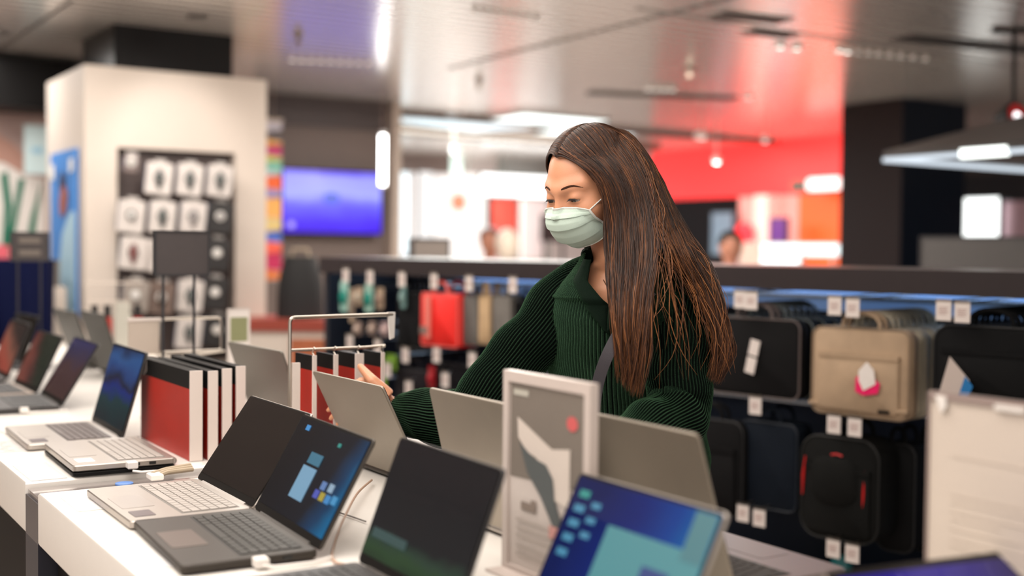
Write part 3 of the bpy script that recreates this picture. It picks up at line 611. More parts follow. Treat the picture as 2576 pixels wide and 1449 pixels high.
# ================================================================== TABLES
def table():
    x0, x1 = .478, 1.375
    for (y0, y1, lab, c) in ((-.4, 2.395, 'white laminate display table in the foreground under the nearest laptops', 0), (2.515, 5.9, 'white laminate display table behind the dark metal divider at left', 1)):
        t = thing('display_table', lab, 'table', ((x0 + x1) / 2, (y0 + y1) / 2, 0))
        W = (x1 - x0) / 2; L = (y1 - y0) / 2
        if c: W += .05; t.location.x += .05
        m = MB(); m.prism([(-W, -L), (W, -L), (W, L), (-W, L)], T - .10, T, bev=.004); m.build('tabletop', white_gloss, t, smooth=True, ang=25)
        m = MB(); m.box((-W + .03, -L + .03, .08), (W - .03, L - .03, T - .1)); m.build('cabinet', mat('black_cabinet', (.005, .004, .004), .5, spec=.1), t, smooth=False)
        m = MB(); m.box((-W + .16, -L + .1, 0), (W - .16, L - .1, .08)); m.build('plinth', black_plain, t, smooth=False)
    # dark metal portal between the two
    t = thing('table_divider', 'dark grey metal frame with clear channel between the two white tables', 'divider', ((x0 + x1) / 2, 2.455, 0))
    W = (x1 - x0) / 2
    m = MB(); m.box((-W, -.058, T - .1), (W, .058, T - .022)); m.build('crossbar', mat('divider_metal', (.09, .082, .09), .3, .5), t, smooth=False)
    for sx in (-1, 1):
        m = MB(); m.box((sx * W - .05 if sx > 0 else -W, -.058, 0), (W if sx > 0 else -W + .05, .058, T - .1)); m.build('leg', mat('divider_leg', (.03, .03, .042), .4, .3), t, smooth=False)
    m = MB(); m.box((-W + .004, -.054, T - .022), (W - .1, .054, T - .012)); m.build('clear_channel', mat('smoky_acrylic', (.24, .21, .20), .12, var=.5, vs=12, coat=.5), t, smooth=False)
    m = MB(); m.lathe([(.018, 0), (.018, .003)], 16, mx=Matrix.Translation((-.27, 0, T - .011))); m.build('blue_sticker', mat('blue_sticker', (.12, .25, .6), .4), t)
    # printed sheets lying at the table's front edge
    def sheet(x, y, w, l, c1, label):
        t = thing('price_sheet', label, 'printed sheet', (x, y, T))
        m = MB(); m.box((-w / 2, -l / 2, 0.0004), (w / 2, l / 2, .0014)); m.build('paper', mat('sheet_paper_%.2f' % c1[0], (.78, .76, .75), .15, var=.03), t, smooth=False)
        m = MB()
        for k in range(5):
            xx = -w * .4 + random.random() * w * .5; yy = -l * .42 + l * .17 * k
            m.box((xx, yy, .0014), (xx + w * .35, yy + l * .07, .0018))
        m.build('print', mat('sheet_print_%.2f' % c1[0], c1, .3), t, smooth=False)
    sheet(.525, 3.30, .07, .20, (.75, .45, .42), 'glossy price sheet on the table edge before the farthest black laptop')
    sheet(.522, 2.98, .06, .18, (.72, .40, .38), 'glossy price sheet with reddish print on the table edge by the open silver laptop')
    sheet(.525, 2.62, .07, .20, (.55, .62, .72), 'glossy price sheet with blue print on the table edge by the folded silver laptop')
    sheet(.53, 2.26, .05, .14, (.70, .66, .72), 'glossy price sheet at the corner of the foreground table')
    sheet(.515, 1.83, .05, .17, (.66, .66, .68), 'glossy price sheet on the table edge in front of the black laptop')
table()

# ================================================================== LAPTOPS
silver = mat('laptop_silver', (.44, .40, .365), .34, .75); silver_key = mat('silver_keys', (.36, .325, .295), .5)
gunm = mat('laptop_gunmetal', (.042, .035, .029), .45, .3, spec=.3); gun_key = mat('gunmetal_keys', (.030, .027, .023), .5, spec=.3)
blackp = mat('laptop_black', (.035, .032, .032), .4, .2); black_key = mat('black_keys', (.02, .02, .02), .5)
lidgrey = mat('lid_warm_grey', (.27, .235, .19), .42, .7); liddark = mat('lid_dark_grey', (.055, .052, .042), .42, .6)
bezel = mat('bezel_black', (.008, .0075, .0075), .3, spec=.3)
screen_off = mat('glass_dark', (.010, .008, .008), .04, spec=.6)
padk = mat('touchpad_dark', (.11, .085, .09), .3)
def laptop(x, y, th, W, D, L, al, label, body, keys, lid, scr, pad=None, extra=None, group=None, plug=False, bez=.010, foldflat=False, fp=None):
    """hinge centre (x, y); th = direction of the front edge; al = lid angle from the closed base"""
    thr = rad(th); t = thing('laptop', label, 'laptop', (x, y, T), thr + pi / 2, group)  # local +y points from front to hinge
    h0, h1 = .003, .016
    if foldflat: h0, h1 = .012, .025
    m = MB(); m.prism(rrect(W, D, .010, 4, 0, -D / 2), h0, h1, bev=.002); base = m.build('base', body, t, ang=30)
    m = MB()
    for sx in (-1, 1):
        for yy in (-D * .12, -D * .9): m.box((sx * W * .4 - .01, yy - .004, 0), (sx * W * .4 + .01, yy + .004, h0 + .0005))
    m.build('rubber_foot', black_plain, base) if not foldflat else None
    # keys
    kw, kd = W * .86, D * .46; ky = -D * .09
    m = MB(); m.box((-kw / 2 - .003, ky - kd - .003, h1 - .0012), (kw / 2 + .003, ky + .003, h1 + .0002)); m.build('keyboard_well', mat(keys.name + '_well', tuple(c * .45 for c in keys.node_tree.nodes['Principled BSDF'].inputs['Base Color'].default_value[:3]), .6), t, smooth=False)
    m = MB(); nr = 6; rh = kd / nr
    for r in range(nr):
        n = 14 if r < 5 else 9; x_ = -kw / 2; ws = [1] * n
        if r == 5: ws = [1.1, 1.1, 1.1, 5.2, 1.1, 1.1, 1.1, 1.1, 1.1]
        elif r == 1: ws[-1] = 1.6
        elif r == 2: ws[0] = 1.4
        elif r == 3: ws[0] = 1.7; ws[-1] = 1.6
        elif r == 4: ws[0] = 2.1; ws[-1] = 1.9
        sc = kw / sum(ws)
        for q in ws:
            m.box((x_ + .0012, ky - (r + 1) * rh + .0012, h1), (x_ + q * sc - .0012, ky - r * rh - .0012, h1 + .0016)); x_ += q * sc
    m.build('keyboard', keys, t, smooth=False)
    m = MB(); m.prism(rrect(W * .34, D * .27, .004, 3, 0, -D * .80), h1 - .001, h1 + .0005); m.build('touchpad', pad or body, t, smooth=False)
    if fp is not None: m = MB(); m.prism(rrect(W * .15, D * .17, .003, 3, W * .33, -D * .84), h1, h1 + .0008); m.build('palm_sticker', fp, t, smooth=False)
    # ports on both sides
    for yy, l in ((-D * .2, .014), (-D * .36, .008)):
        m = MB(); m.box((W / 2 - .0006, yy - l, (h0 + h1) / 2 - .003), (W / 2 + .0014, yy, (h0 + h1) / 2 + .003)); m.build('port', mat('port_black', (.01, .01, .01), .3), t, smooth=False)
    if foldflat:
        m = MB(); m.prism(rrect(W, D * 1.0, .010, 4, 0, -D / 2), .002, .010, bev=.0015); m.build('lid', black_plain, t, ang=30)
        m = MB(); m.tube([(-W * .4, .004, .013), (W * .4, .004, .013)], .008, 10); m.build('hinge', body, t)
    else:
        R = Matrix.Translation((0, 0, .015)) @ Matrix.Rotation(rad(180 - al) - pi / 2, 4, 'X').inverted()
        # lid frame: local (x, 0..thickness back, 0..L up)
        R = Matrix.Translation((0, 0, .015)) @ Matrix.Rotation(-rad(al - 90), 4, 'X')
        A = R @ Matrix.Rotation(rad(90), 4, 'X')     # prism xy -> x, up ; z -> -y
        m = MB(); m.prism(rrect(W, L, .008, 4, 0, L / 2), -.006, -.0005, mx=A, bev=.0012); lo = m.build('lid', lid, t, ang=30)
        m = MB(); m.prism(rrect(W - .004, L - .004, .007, 4, 0, L / 2), -.0005, .0006, mx=A); m.build('bezel', bezel, lo, smooth=False)
        b = bez
        m = MB(); z0_, z1_ = .016, L - b
        m.quad(*[R @ Vector(v) for v in ((-W / 2 + b, -.0012, z0_), (W / 2 - b, -.0012, z0_), (W / 2 - b, -.0012, z1_), (-W / 2 + b, -.0012, z1_))]); so = m.build('screen', scr, lo, recalc=False)
        m = MB(); m.tube([(-W * .38, .002, .012), (W * .38, .002, .012)], .0065, 10); m.build('hinge', gunm if body is not silver else silver, t)
        if extra: extra(lo, R, W, L, b)
    if plug:
        m = MB(); m.box((W / 2, -D * .50, h0), (W / 2 + .020, -D * .40, h1 + .002), bev=.002); m.tube([(W / 2 + .018, -D * .45, .008), (W / 2 + .028, -D * .38, .006), (W / 2 + .028, -D * .1, .005), (W / 2 + .012, D * .08, .005)], .0025, 8); m.build('security_plug', mat('white_plastic', (.78, .74, .70), .4), t)
    return t
def qpart(parent, R, W, L, b, nm, mt, u0, u1, v0, v1, off=.0022):
    x0 = -W / 2 + b; x1 = W / 2 - b; z0 = .016; z1 = L - b
    f = lambda u, v: R @ Vector((x0 + (x1 - x0) * u, -off, z0 + (z1 - z0) * v))
    m = MB(); m.quad(f(u0, v0), f(u1, v0), f(u1, v1), f(u0, v1)); m.build(nm, mt, parent, recalc=False)
S_blueA = ramp_screen('desktop_blue_edge', [(0, (.004, .004, .006)), (.62, (.006, .008, .014)), (.80, (.002, .04, .11)), (.95, (.0, .14, .32)), (1, (.0, .22, .48))], .9, rad(12), .10, 2.2)
def exA(lo, R, W, L, b):
    qpart(lo, R, W, L, b, 'menu_window', glow('menu_blue', (.20, .42, .62), .75), .36, .56, .20, .55)
    qpart(lo, R, W, L, b, 'menu_header', glow('menu_head', (.02, .22, .36), .6), .38, .56, .58, .70)
    for i, (u, v, c) in enumerate([(.66, .30, (.05, .08, .5)), (.74, .30, (.45, .35, .02)), (.82, .30, (.02, .25, .6)), (.90, .32, (.03, .3, .6)), (.70, .40, (.10, .22, .5)), (.80, .41, (.3, .45, .6))]):
        qpart(lo, R, W, L, b, 'menu_tile', glow('tile_%d' % i, c, .8), u, u + .065, v, v + .085)
    qpart(lo, R, W, L, b, 'recycle_icon', glow('icon_blue', (.02, .25, .6), .9), .14, .20, .88, .94)
    qpart(lo, R, W, L, b, 'green_icon', glow('icon_green', (.0, .35, .30), .7), .66, .70, .84, .88)
laptop(.749, 1.835, 176.5, .325, .208, .187, 119, 'black laptop with blue desktop and open menu, centre of the front row', gunm, gun_key, gunm, S_blueA, pad=mat('pad_brown', (.075, .050, .038), .4), extra=exA, bez=.006, plug=True)
laptop(.758, 2.155, 179.6, .312, .212, .196, 125, 'silver laptop with dark reflecting screen, just left of the blue-screen black laptop', silver, silver_key, silver, screen_off, fp=padk, bez=.004, pad=mat('silver_pad', (.44, .40, .37), .3, .6))
laptop(.783, 2.669, 178.4, .324, .209, .2, 112, 'flat folded silver laptop lying open in front of the red cartons, without raised screen', silver, silver_key, silver, screen_off, foldflat=True, fp=mat('white_sticker', (.75, .7, .66), .5), plug=True)
S_D = ramp_screen('wallpaper_deep_blue', [(0, (.002, .02, .03)), (.3, (.0, .05, .06)), (.45, (.0, .03, .28)), (.55, (.004, .01, .04)), (.7, (.02, .08, .30)), (.85, (.03, .14, .42)), (1, (.01, .04, .14))], .5, rad(-90), .22, 2.6)
laptop(.767, 3.039, 178.6, .322, .211, .212, 106, 'silver laptop with black keys and deep blue wallpaper, left of the red cartons', silver, mat('dark_keys_silver', (.10, .075, .07), .5), blackp, S_D, fp=padk, bez=.006, plug=True)
S_E = ramp_screen('wallpaper_plum', [(0, (.05, .02, .02)), (.5, (.06, .025, .03)), (.75, (.03, .02, .06)), (1, (.02, .02, .10))], .8, rad(-90), .2, 3)
laptop(.772, 3.698, 178.3, .324, .22, .204, 121, 'black laptop with plum-coloured screen, behind the deep blue one at left', blackp, black_key, blackp, S_E, bez=.006, plug=True)
S_F = ramp_screen('screen_red_reflection', [(0, (.20, .05, .035)), (.35, (.16, .04, .03)), (.55, (.06, .02, .018)), (.7, (.015, .02, .012)), (1, (.014, .022, .014))], .8, rad(-20), .25, 3)  # red reflection on the glass, painted in as screen glow
laptop(.765, 4.042, 180.9, .325, .22, .191, 115, 'laptop with a red reflection painted on its screen at the left edge of the front row', mat('tan_laptop', (.35, .28, .23), .4, .5), black_key, blackp, S_F, bez=.006)
laptop(.765, 4.50, 180, .325, .22, .2, 112, 'dark laptop at the far left edge with orange picture on screen', blackp, black_key, blackp, ramp_screen('wallpaper_orange', [(0, (.01, .01, .01)), (.4, (.35, .05, .03)), (.7, (.25, .08, .05)), (1, (.02, .01, .01))], .8, rad(-60), .2, 3))
laptop(.9, 5.0, 185, .30, .2, .19, 108, 'dark laptop lid behind the orange screen at far left, below the lined sign', blackp, black_key, liddark, screen_off)
S_M = ramp_screen('wallpaper_night_hills', [(0, (.012, .04, .015)), (.07, (.02, .06, .02)), (.16, (.02, .05, .03)), (.24, (.006, .008, .010)), (1, (.007, .006, .008))], .8, rad(-90), .10, 5)
laptop(.757, 1.432, 178.5, .300, .22, .194, 111, 'black laptop with almost dark screen and green strip at its foot, lower centre', blackp, black_key, blackp, S_M, bez=.004,
       extra=lambda lo, R, W, L, b: qpart(lo, R, W, L, b, 'aurora_patch', glow('aurora', (.02, .10, .10), .5), .05, .42, .16, .24))
S_N = ramp_screen('wallpaper_cobalt', [(0, (.0, .008, .09)), (.3, (.0, .015, .17)), (.55, (.0, .05, .30)), (.8, (.0, .14, .42)), (1, (.005, .15, .26))], .85, rad(12), .12, 2.0)
def exN(lo, R, W, L, b):
    qpart(lo, R, W, L, b, 'open_window', glow('win_teal', (.06, .30, .33), .8), .34, 1.0, 0, .70)
    qpart(lo, R, W, L, b, 'window_picture', glow('win_navy', (.0, .03, .20), .9), .66, .84, .0, .50, .0030)
    qpart(lo, R, W, L, b, 'window_cloud', glow('win_green', (.05, .22, .25), .8), .86, 1.0, .62, .99, .0030)
    for i, v in enumerate((.84, .72, .60, .48, .36)):
        qpart(lo, R, W, L, b, 'desktop_icon', glow('icon_a', (.04, .30, .5), .7) if i else glow('icon_green', (.0, .35, .30), .7), .05, .13, v, v + .06)
    for i, v in enumerate((.78, .66, .54)):
        qpart(lo, R, W, L, b, 'desktop_icon', glow('icon_a', (.04, .30, .5), .7), .17, .24, v, v + .05)
laptop(.854, 1.134, 179.5, .285, .22, .188, 117, 'laptop with bright blue and teal desktop at the bottom, nearest the camera', silver, silver_key, silver, S_N, extra=exN, bez=.006)
laptop(1.121, .738, 260.2, .27, .19, .193, 147, 'dark-framed laptop with indigo screen in the bottom right corner', gunm, gun_key, mat('lid_brown', (.16, .12, .10), .4, .4), ramp_screen('indigo', [(0, (.01, .005, .16)), (.6, (.01, .004, .14)), (1, (.01, .005, .05))], 1.6, 0, .1, 3), bez=.012)
# rear row, backs of lids seen
laptop(1.126, 2.192, 0.1, .326, .22, .222, 116, 'warm grey laptop lid seen from behind, held by the woman\'s right hand', gunm, gun_key, lidgrey, screen_off)
laptop(1.059, 1.6435, 0, .308, .22, .230, 104, 'pale grey laptop lid seen from behind, left of the framed sign below the woman', silver, silver_key, mat('lid_pale_grey', (.36, .315, .26), .42, .7), screen_off)
laptop(1.140, 1.3365, 0, .308, .22, .233, 108, 'large warm grey laptop lid seen from behind, right of the framed sign', mat('taupe_base', (.20, .17, .17), .35, .5), gun_key, lidgrey, screen_off)
laptop(1.136, 2.790, 2.3, .325, .22, .231, 109, 'dark grey laptop lid seen from behind between the two groups of red cartons', gunm, gun_key, mat('lid_mid_grey', (.21, .195, .165), .42, .6), screen_off)
laptop(1.135, 4.413, 1.0, .325, .22, .228, 107, 'dark laptop lid seen from behind, nearer of the two before the blue poster', gunm, gun_key, liddark, screen_off)
laptop(1.132, 4.798, 2.1, .325, .22, .221, 110, 'dark laptop lid seen from behind, farther of the two before the blue poster', gunm, gun_key, liddark, screen_off)
# ================================================================== red cartons and wire racks
red_c = mat('carton_red', (.37, .012, .003), .45, var=.25, vs=6); blk_c = mat('carton_black', (.006, .006, .006), .5, spec=.15); wht_c = mat('carton_white', (.70, .62, .57), .5, var=.04)
def carton(X0, Y0, th, L, z0, z1, label, group=None, band=.2, tab=False, hook=None):
    """end spine faces -Y at (X0, Y0); broad face looks to -X"""
    t = thing('red_carton', label, 'carton', (X0, Y0, z0), 0, group); H = z1 - z0
    m = MB(); m.box((0, 0, 0), (th, L, H * (1 - band)))
    o = m.build('carton_body', red_c, t, smooth=False)
    m = MB(); m.box((0, 0, H * (1 - band)), (th, L, H)); m.build('black_top', blk_c, t, smooth=False)
    m = MB(); m.box((-.0008, -.0012, 0), (th + .0008, .004, H + .001)); m.build('white_spine', wht_c, t, smooth=False)
    if tab:
        m = MB(); m.prism([(0, 0), (.045, 0), (.045, -.03), (.0225, -.042), (0, -.03)], 0, .001, mx=Matrix.Translation((-.001, L - .01, H)) @ Matrix(((0, 0, -1, 0), (-1, 0, 0, 0), (0, 1, 0, 0), (0, 0, 0, 1)))); m.build('white_tab', wht_c, t, smooth=False)
    if hook is not None:
        m = MB(); m.tube([(th / 2, .004, H), (th / 2, .012, H + (hook - z1) * .5), (th / 2, .004, hook - z0 + .006), (th / 2, -.004, hook - z0 + .002)], .0016, 6); m.build('hanger_hook', steel, t)
carton(.832, 2.575, .026, .385, T + .001, 1.120, 'large red carton with black top, front one of the left group', tab=True)
for i, (xx, lab) in enumerate(((.872, 'second'), (.904, 'third'), (.936, 'rearmost'))):
    carton(xx, 2.572, .020, .38, T + .001, 1.118 + .004 * i, 'red carton with white spine, %s one of the left group' % lab)
for xx, lab, th in ((1.046, 'leftmost', .007), (1.096, 'middle', .008), (1.148, 'thick-spined', .018), (1.212, 'rightmost', .006)):
    carton(xx, 2.40, th, .10, .955, 1.160, '%s red and black pack hanging from the wire rack by the woman\'s hand' % lab, hook=1.172, band=.16)
def rod(m, pts, r=.0035, n=8):
    m.tube(pts, r, n)
def corner(p, a, b, r=.012, n=5):
    """rounded bend at p coming from a, going to b"""
    p, a, b = Vector(p), Vector(a), Vector(b); d1 = (a - p).normalized() * r; d2 = (b - p).normalized() * r
    return [p + d1 * (1 - k / n) ** 2 + d2 * (k / n) ** 2 for k in range(n + 1)]
# rack 2
t = thing('wire_rack', 'steel wire hanging rack with red packs, beside the woman\'s hand', 'rack', (1.0, 2.42, T))
a, b, c = (0, 0, 0), (0, 0, 1.243 - T), (.248, 0, 1.245 - T)
m = MB(); rod(m, [a] + corner(b, a, c) + [c], .0042); m.build('upper_arm', steel, t)
m = MB(); rod(m, [(0.0, 0, 1.172 - T), (.1, 0, 1.172 - T), (.18, 0, 1.172 - T), (.225, -.01, 1.175 - T)], .0035); m.build('lower_arm', steel, t)
m = MB(); rod(m, [(.02, 0, 0), (.02, 0, 1.243 - T)], .0042); m.box((-.012, -.012, 0), (.032, .012, .25 - .005)); m.build('white_strip', wht_c, t) if False else None
m = MB(); m.box((.004, -.006, 0), (.022, .002, .225)); m.build('white_strip', wht_c, t, smooth=False)
m = MB(); m.box((-.05, -.05, 0), (.06, .05, .004)); m.build('rack_foot', steel, t, smooth=False)
m = MB(); m.prism([(.236, 0), (.254, 0), (.252, -.058), (.242, -.062)], -.004, .003, mx=Matrix.Translation((0, 0, 1.25 - T)) @ Matrix.Rotation(rad(90), 4, 'X')); m.build('price_clip', mat('white_plastic', (.78, .74, .70), .4), t, smooth=False)
# rack 1
t = thing('wire_rack', 'steel wire rack with rounded frame standing over the left red cartons', 'rack', (.816, 3.25, T))
dx = at(556, 800, Y=3.25).x - .816; x0_ = at(402, 800, Y=3.25).x - .816; zt = at(480, 801, Y=3.25).z - T; zb = at(480, 884, Y=3.25).z - T
m = MB(); A_, B_, C_, D_ = (x0_, 0, zb), (x0_, 0, zt), (dx, 0, zt), (dx, 0, zb)
rod(m, [(x0_, 0, 0)] + corner(B_, A_, C_) + corner(C_, B_, D_) + corner(D_, C_, A_) + [(x0_ - .03, 0, zb)], .0035); m.build('frame_wire', steel, t)
m = MB(); rod(m, [(x0_ - .03, -.01, zb - .004), (dx * .6, -.03, zb - .012), (dx + .01, 0, zb - .002)], .003); m.build('lower_arm', steel, t)
m = MB(); m.box((x0_ - .085, -.004, zb - .002), (x0_ - .004, .004, zt)); m.build('price_card', mat('card_beige', (.52, .44, .37), .5), t, smooth=False)
m = MB(); m.box((x0_ - .087, -.006, zt - .004), (x0_ + .002, .006, zt + .004)); m.build('card_holder', wht_c, t, smooth=False)
m = MB(); m.box((x0_ - .04, -.03, 0), (dx, .05, .004)); m.build('rack_foot', steel, t, smooth=False)
# rack 3, farther back
Y3 = 5.1
t = thing('wire_rack', 'pale thin wire rack at left before the pillar, above red-topped packs', 'rack', (at(212, 715, Y=Y3).x, Y3, T))
w3 = at(358, 715, Y=Y3).x - t.location.x; z3 = at(285, 712, Y=Y3).z - T; z4 = at(285, 758, Y=Y3).z - T
m = MB(); rod(m, [(0, 0, 0)] + corner((0, 0, z3), (0, 0, 0), (w3, 0, z3)) + [(w3, 0, z3)], .003); m.build('upper_arm', mat('pale_wire', (.55, .48, .42), .4, .5), t)
m = MB(); rod(m, [(0, 0, z4), (w3 * .8, 0, z4)], .0025); m.build('lower_arm', mat('pale_wire', (.55, .48, .42), .4, .5), t)
m = MB(); m.box((-.04, -.04, 0), (.06, .04, .004)); m.build('rack_foot', steel, t)
def small_pack(px, pyt, pyb, w, c1, c2, label, Yp=5.03):
    p = at(px, pyt, Y=Yp); z1 = p.z; z0 = max(T + .001, at(px, pyb, Y=Yp).z)
    t = thing('small_pack', label, 'pack', (p.x, Yp, T + .0005)); H = z1 - T
    m = MB(); m.box((-w / 2, 0, 0), (w / 2, .025, H - .05)); m.build('pack_body', mat('sp_%.2f%.2f' % (c1[0], c1[1]), c1, .4), t, smooth=False)
    m = MB(); m.box((-w / 2 * .8, .002, H - .05), (w / 2 * .8, .023, H)); m.build('pack_top', mat('sp_%.2f%.2f' % (c2[0], c2[1]), c2, .4), t, smooth=False)
small_pack(240, 768, 860, .03, (.03, .025, .02), (.02, .016, .015), 'narrow black pack under the pale wire rack')
small_pack(272, 768, 870, .032, (.50, .03, .02), (.02, .016, .015), 'narrow red pack with black top under the pale wire rack')
small_pack(310, 762, 840, .07, (.62, .60, .52), (.62, .60, .52), 'cream card pack standing between the two red packs')
small_pack(348, 768, 820, .035, (.50, .03, .02), (.02, .016, .015), 'narrow red pack right of the cream card pack')
# acrylic stand with green label behind the dark grey lid
def stand(x, Y, w, z1, label, sheet_m, picture, rz=0):
    t = thing('sign_holder', label, 'sign holder', (x, Y, T), rz); H = z1 - T
    m = MB(); m.box((-w / 2, -.03, 0), (w / 2, .03, .004)); m.build('foot', mat('clear_edge', (.62, .56, .52), .1, coat=.5), t, smooth=False)
    m = MB(); m.box((-w / 2, -.002, .004), (w / 2, .002, H)); m.build('insert', sheet_m, t, smooth=False)
    m = MB()
    for lo, hi in (((-w / 2 - .003, -.004, .0), (-w / 2, .004, H)), ((w / 2, -.004, 0), (w / 2 + .003, .004, H)), ((-w / 2 - .003, -.004, H), (w / 2 + .003, .004, H + .003))): m.box(lo, hi)
    m.build('acrylic_rim', mat('clear_edge', (.62, .56, .52), .1, coat=.5), t, smooth=False)
    for nm, mt, u0, u1, v0, v1 in picture:
        m = MB(); m.box((-w / 2 + w * u0, -.0035, H * v0), (-w / 2 + w * u1, -.002, H * v1)); m.build(nm, mt, t, smooth=False)
    return t
Yg = 3.35; xg = at(600, 800, Y=Yg).x
stand(xg, Yg, at(626, 800, Y=Yg).x - at(574, 800, Y=Yg).x, at(600, 778, Y=Yg).z, 'clear sign holder with olive label behind the dark grey laptop lid', paper, [('olive_label', mat('olive', (.25, .26, .13), .5), .1, .92, .68, .92)])

# framed A4 sign right below the woman
def frame_sign():
    X, Yc, W = .96, 1.382, .216; H = 1.2185 - T
    t = thing('framed_sign', 'pale framed picture sign standing in front of the woman', 'sign', (X, Yc, T), -pi / 2)
    fm = mat('frame_pale', (.58, .50, .46), .35)
    m = MB(); m.box((-W / 2 + .01, -.002, .01), (W / 2 - .01, .003, H - .012)); m.build('sign_sheet', mat('sheet_cream', (.60, .53, .49), .45, var=.06, vs=10), t, smooth=False)
    m = MB()
    m.box((-W / 2, -.006, H - .016), (W / 2, .008, H)); m.box((-W / 2, -.006, 0), (-W / 2 + .014, .008, H - .016)); m.box((W / 2 - .014, -.006, 0), (W / 2, .008, H - .016)); m.box((-W / 2 + .014, -.006, 0), (W / 2 - .014, .008, .012))
    m.build('frame', fm, t, smooth=False)
    m = MB(); m.box((-W / 2, -.035, 0), (W / 2, .035, .004)); m.build('foot', fm, t, smooth=False)
    def pc(nm, c, pts, off):
        m = MB(); m.add([(-W / 2 + W * u, -.002 - off, H * v) for u, v in pts], [tuple(range(len(pts)))]); m.build(nm, mat('fs_' + nm, c, .45), t, recalc=False)
    pc('printed_background', (.20, .17, .145), [(.08, .48), (.92, .50), (.92, .94), (.08, .94)], .001)
    pc('printed_torso', (.66, .58, .52), [(.17, .78), (.58, .66), (.78, .68), (.78, .40), (.62, .42), (.5, .50), (.40, .60), (.28, .62), (.18, .68)], .002)
    pc('printed_apron', (.10, .11, .11), [(.20, .66), (.36, .60), (.52, .58), (.60, .52), (.62, .42), (.72, .30), (.60, .30), (.46, .42), (.30, .52)], .003)
    pc('printed_title', (.48, .46, .40), [(.12, .885), (.30, .885), (.30, .915), (.12, .915)], .002)
    pc('printed_red_dot', (.62, .12, .12), [(.80 + .06 * cos(2 * pi * k / 16), .80 + .035 * sin(2 * pi * k / 16)) for k in range(16)], .002)
    pc('printed_grey_bar', (.24, .19, .16), [(.22, .33), (.40, .33), (.40, .39), (.34, .39), (.34, .37), (.22, .37)], .002)
    for k, v in enumerate((.27, .23, .19, .14, .10)):
        pc('text_line', (.47, .41, .37), [(.16, v), (.8 - .08 * (k % 3), v), (.8 - .08 * (k % 3), v + .012), (.16, v + .012)], .002)
    pc('red_print_patch', (.60, .30, .27), [(.56, .24), (.72, .24), (.72, .30), (.56, .30)], .003)
frame_sign()
def right_sign():
    X = 1.27; ya = .974; W = .23; H = 1.224 - T
    t = thing('framed_sign', 'large cream text sign holder at the right edge, in front of the bags', 'sign', (X, ya - W / 2, T), -pi / 2)
    m = MB(); m.box((-W / 2, -.002, .004), (W / 2, .002, H - .006)); m.build('sign_sheet', mat('sheet_beige', (.60, .52, .45), .5, var=.04, vs=8), t, smooth=False)
    m = MB(); m.box((-W / 2 - .002, -.005, H - .010), (W / 2, .005, H)); m.box((-W / 2 - .003, -.004, 0), (-W / 2, .004, H - .01)); m.box((W / 2, -.004, 0), (W / 2 + .003, .004, H - .01)); m.build('rim', mat('rim_taupe', (.30, .23, .21), .3), t, smooth=False)
    m = MB(); m.prism([(-.105, .0), (-.09, .0), (-.088, -.012), (-.095, -.022)], 0, .004, mx=Matrix.Translation((0, -.004, H - .004)) @ Matrix.Rotation(rad(90), 4, 'X')); m.build('clip', mat('white_plastic', (.78, .74, .70), .4), t, smooth=False)
    m = MB(); m.box((-.02, -.008, H - .012), (.02, -.004, H - .006)); m.build('clip', mat('white_plastic', (.78, .74, .70), .4), t, smooth=False)
    m = MB(); m.box((-W / 2, -.03, 0), (W / 2, .03, .004)); m.build('foot', mat('rim_taupe', (.30, .23, .21), .3), t, smooth=False)
    for k, v in enumerate((.74, .58, .55, .51, .48, .44, .40, .37, .30)):
        m = MB(); u1 = .9 if k < 1 else .45 + .12 * (k % 4)
        m.box((-W / 2 + W * .14, -.0028, H * v), (-W / 2 + W * u1, -.002, H * v + .0018)); m.build('text_line', mat('faint_print', (.55, .475, .41), .6), t, smooth=False)
right_sign()
# cables on the table
def cable(pts, r, c, label, n=60):
    P = [Vector(p) for p in pts]; out = []
    for i in range(len(P) - 1):
        p0, p1, p2, p3 = P[max(i - 1, 0)], P[i], P[i + 1], P[min(i + 2, len(P) - 1)]
        for k in range(8):
            s = k / 8; out.append(.5 * ((2 * p1) + (p2 - p0) * s + (2 * p0 - 5 * p1 + 4 * p2 - p3) * s * s + (3 * p1 - p0 - 3 * p2 + p3) * s ** 3))
    out.append(P[-1]); m = MB(); m.tube(out, r, 8)
    return tag(m.build('cable', mat('cable_%.2f' % c[0], c, .45)), label, 'cable')
zc = T + .004
g = lambda x, y, z=zc: (at(x, y, z=z).x, at(x, y, z=z).y, z)
cable([g(935, 1208, T + .01), g(900, 1240, T + .02), g(872, 1290, T + .02), g(850, 1340), g(836, 1390), g(842, 1412), g(868, 1420)], .0022, (.45, .30, .22), 'thin tan cable looping on the table between the blue-screen and the night-screen laptops')
cable([g(845, 1287), g(880, 1298), g(920, 1312)], .0014, (.10, .08, .07), 'thin black wire lying on the table beside the tan cable')
cable([g(300, 1110), g(330, 1118), g(318, 1104), g(350, 1100)], .002, (.05, .05, .05), 'short black cable behind the open silver laptop with deep blue wallpaper')
t = thing('cable_bundle', 'beige folded cable bundle lying on the divider beside the silver laptop', 'cable', g(420, 1196))
m = MB()
for k in range(3): m.tube([(-.035, .006 * k - .03, .004 + .003 * k), (.0, .006 * k, .006 + .002 * k), (.06, .008 * k + .02, .004 + .003 * k)], .005, 8)
m.build('cord', mat('beige_cord', (.42, .34, .24), .5), t)
m = MB(); m.box((-.045, -.045, .0), (-.02, -.01, .012), bev=.002); m.build('connector', mat('white_plastic', (.78, .74, .70), .4), t)
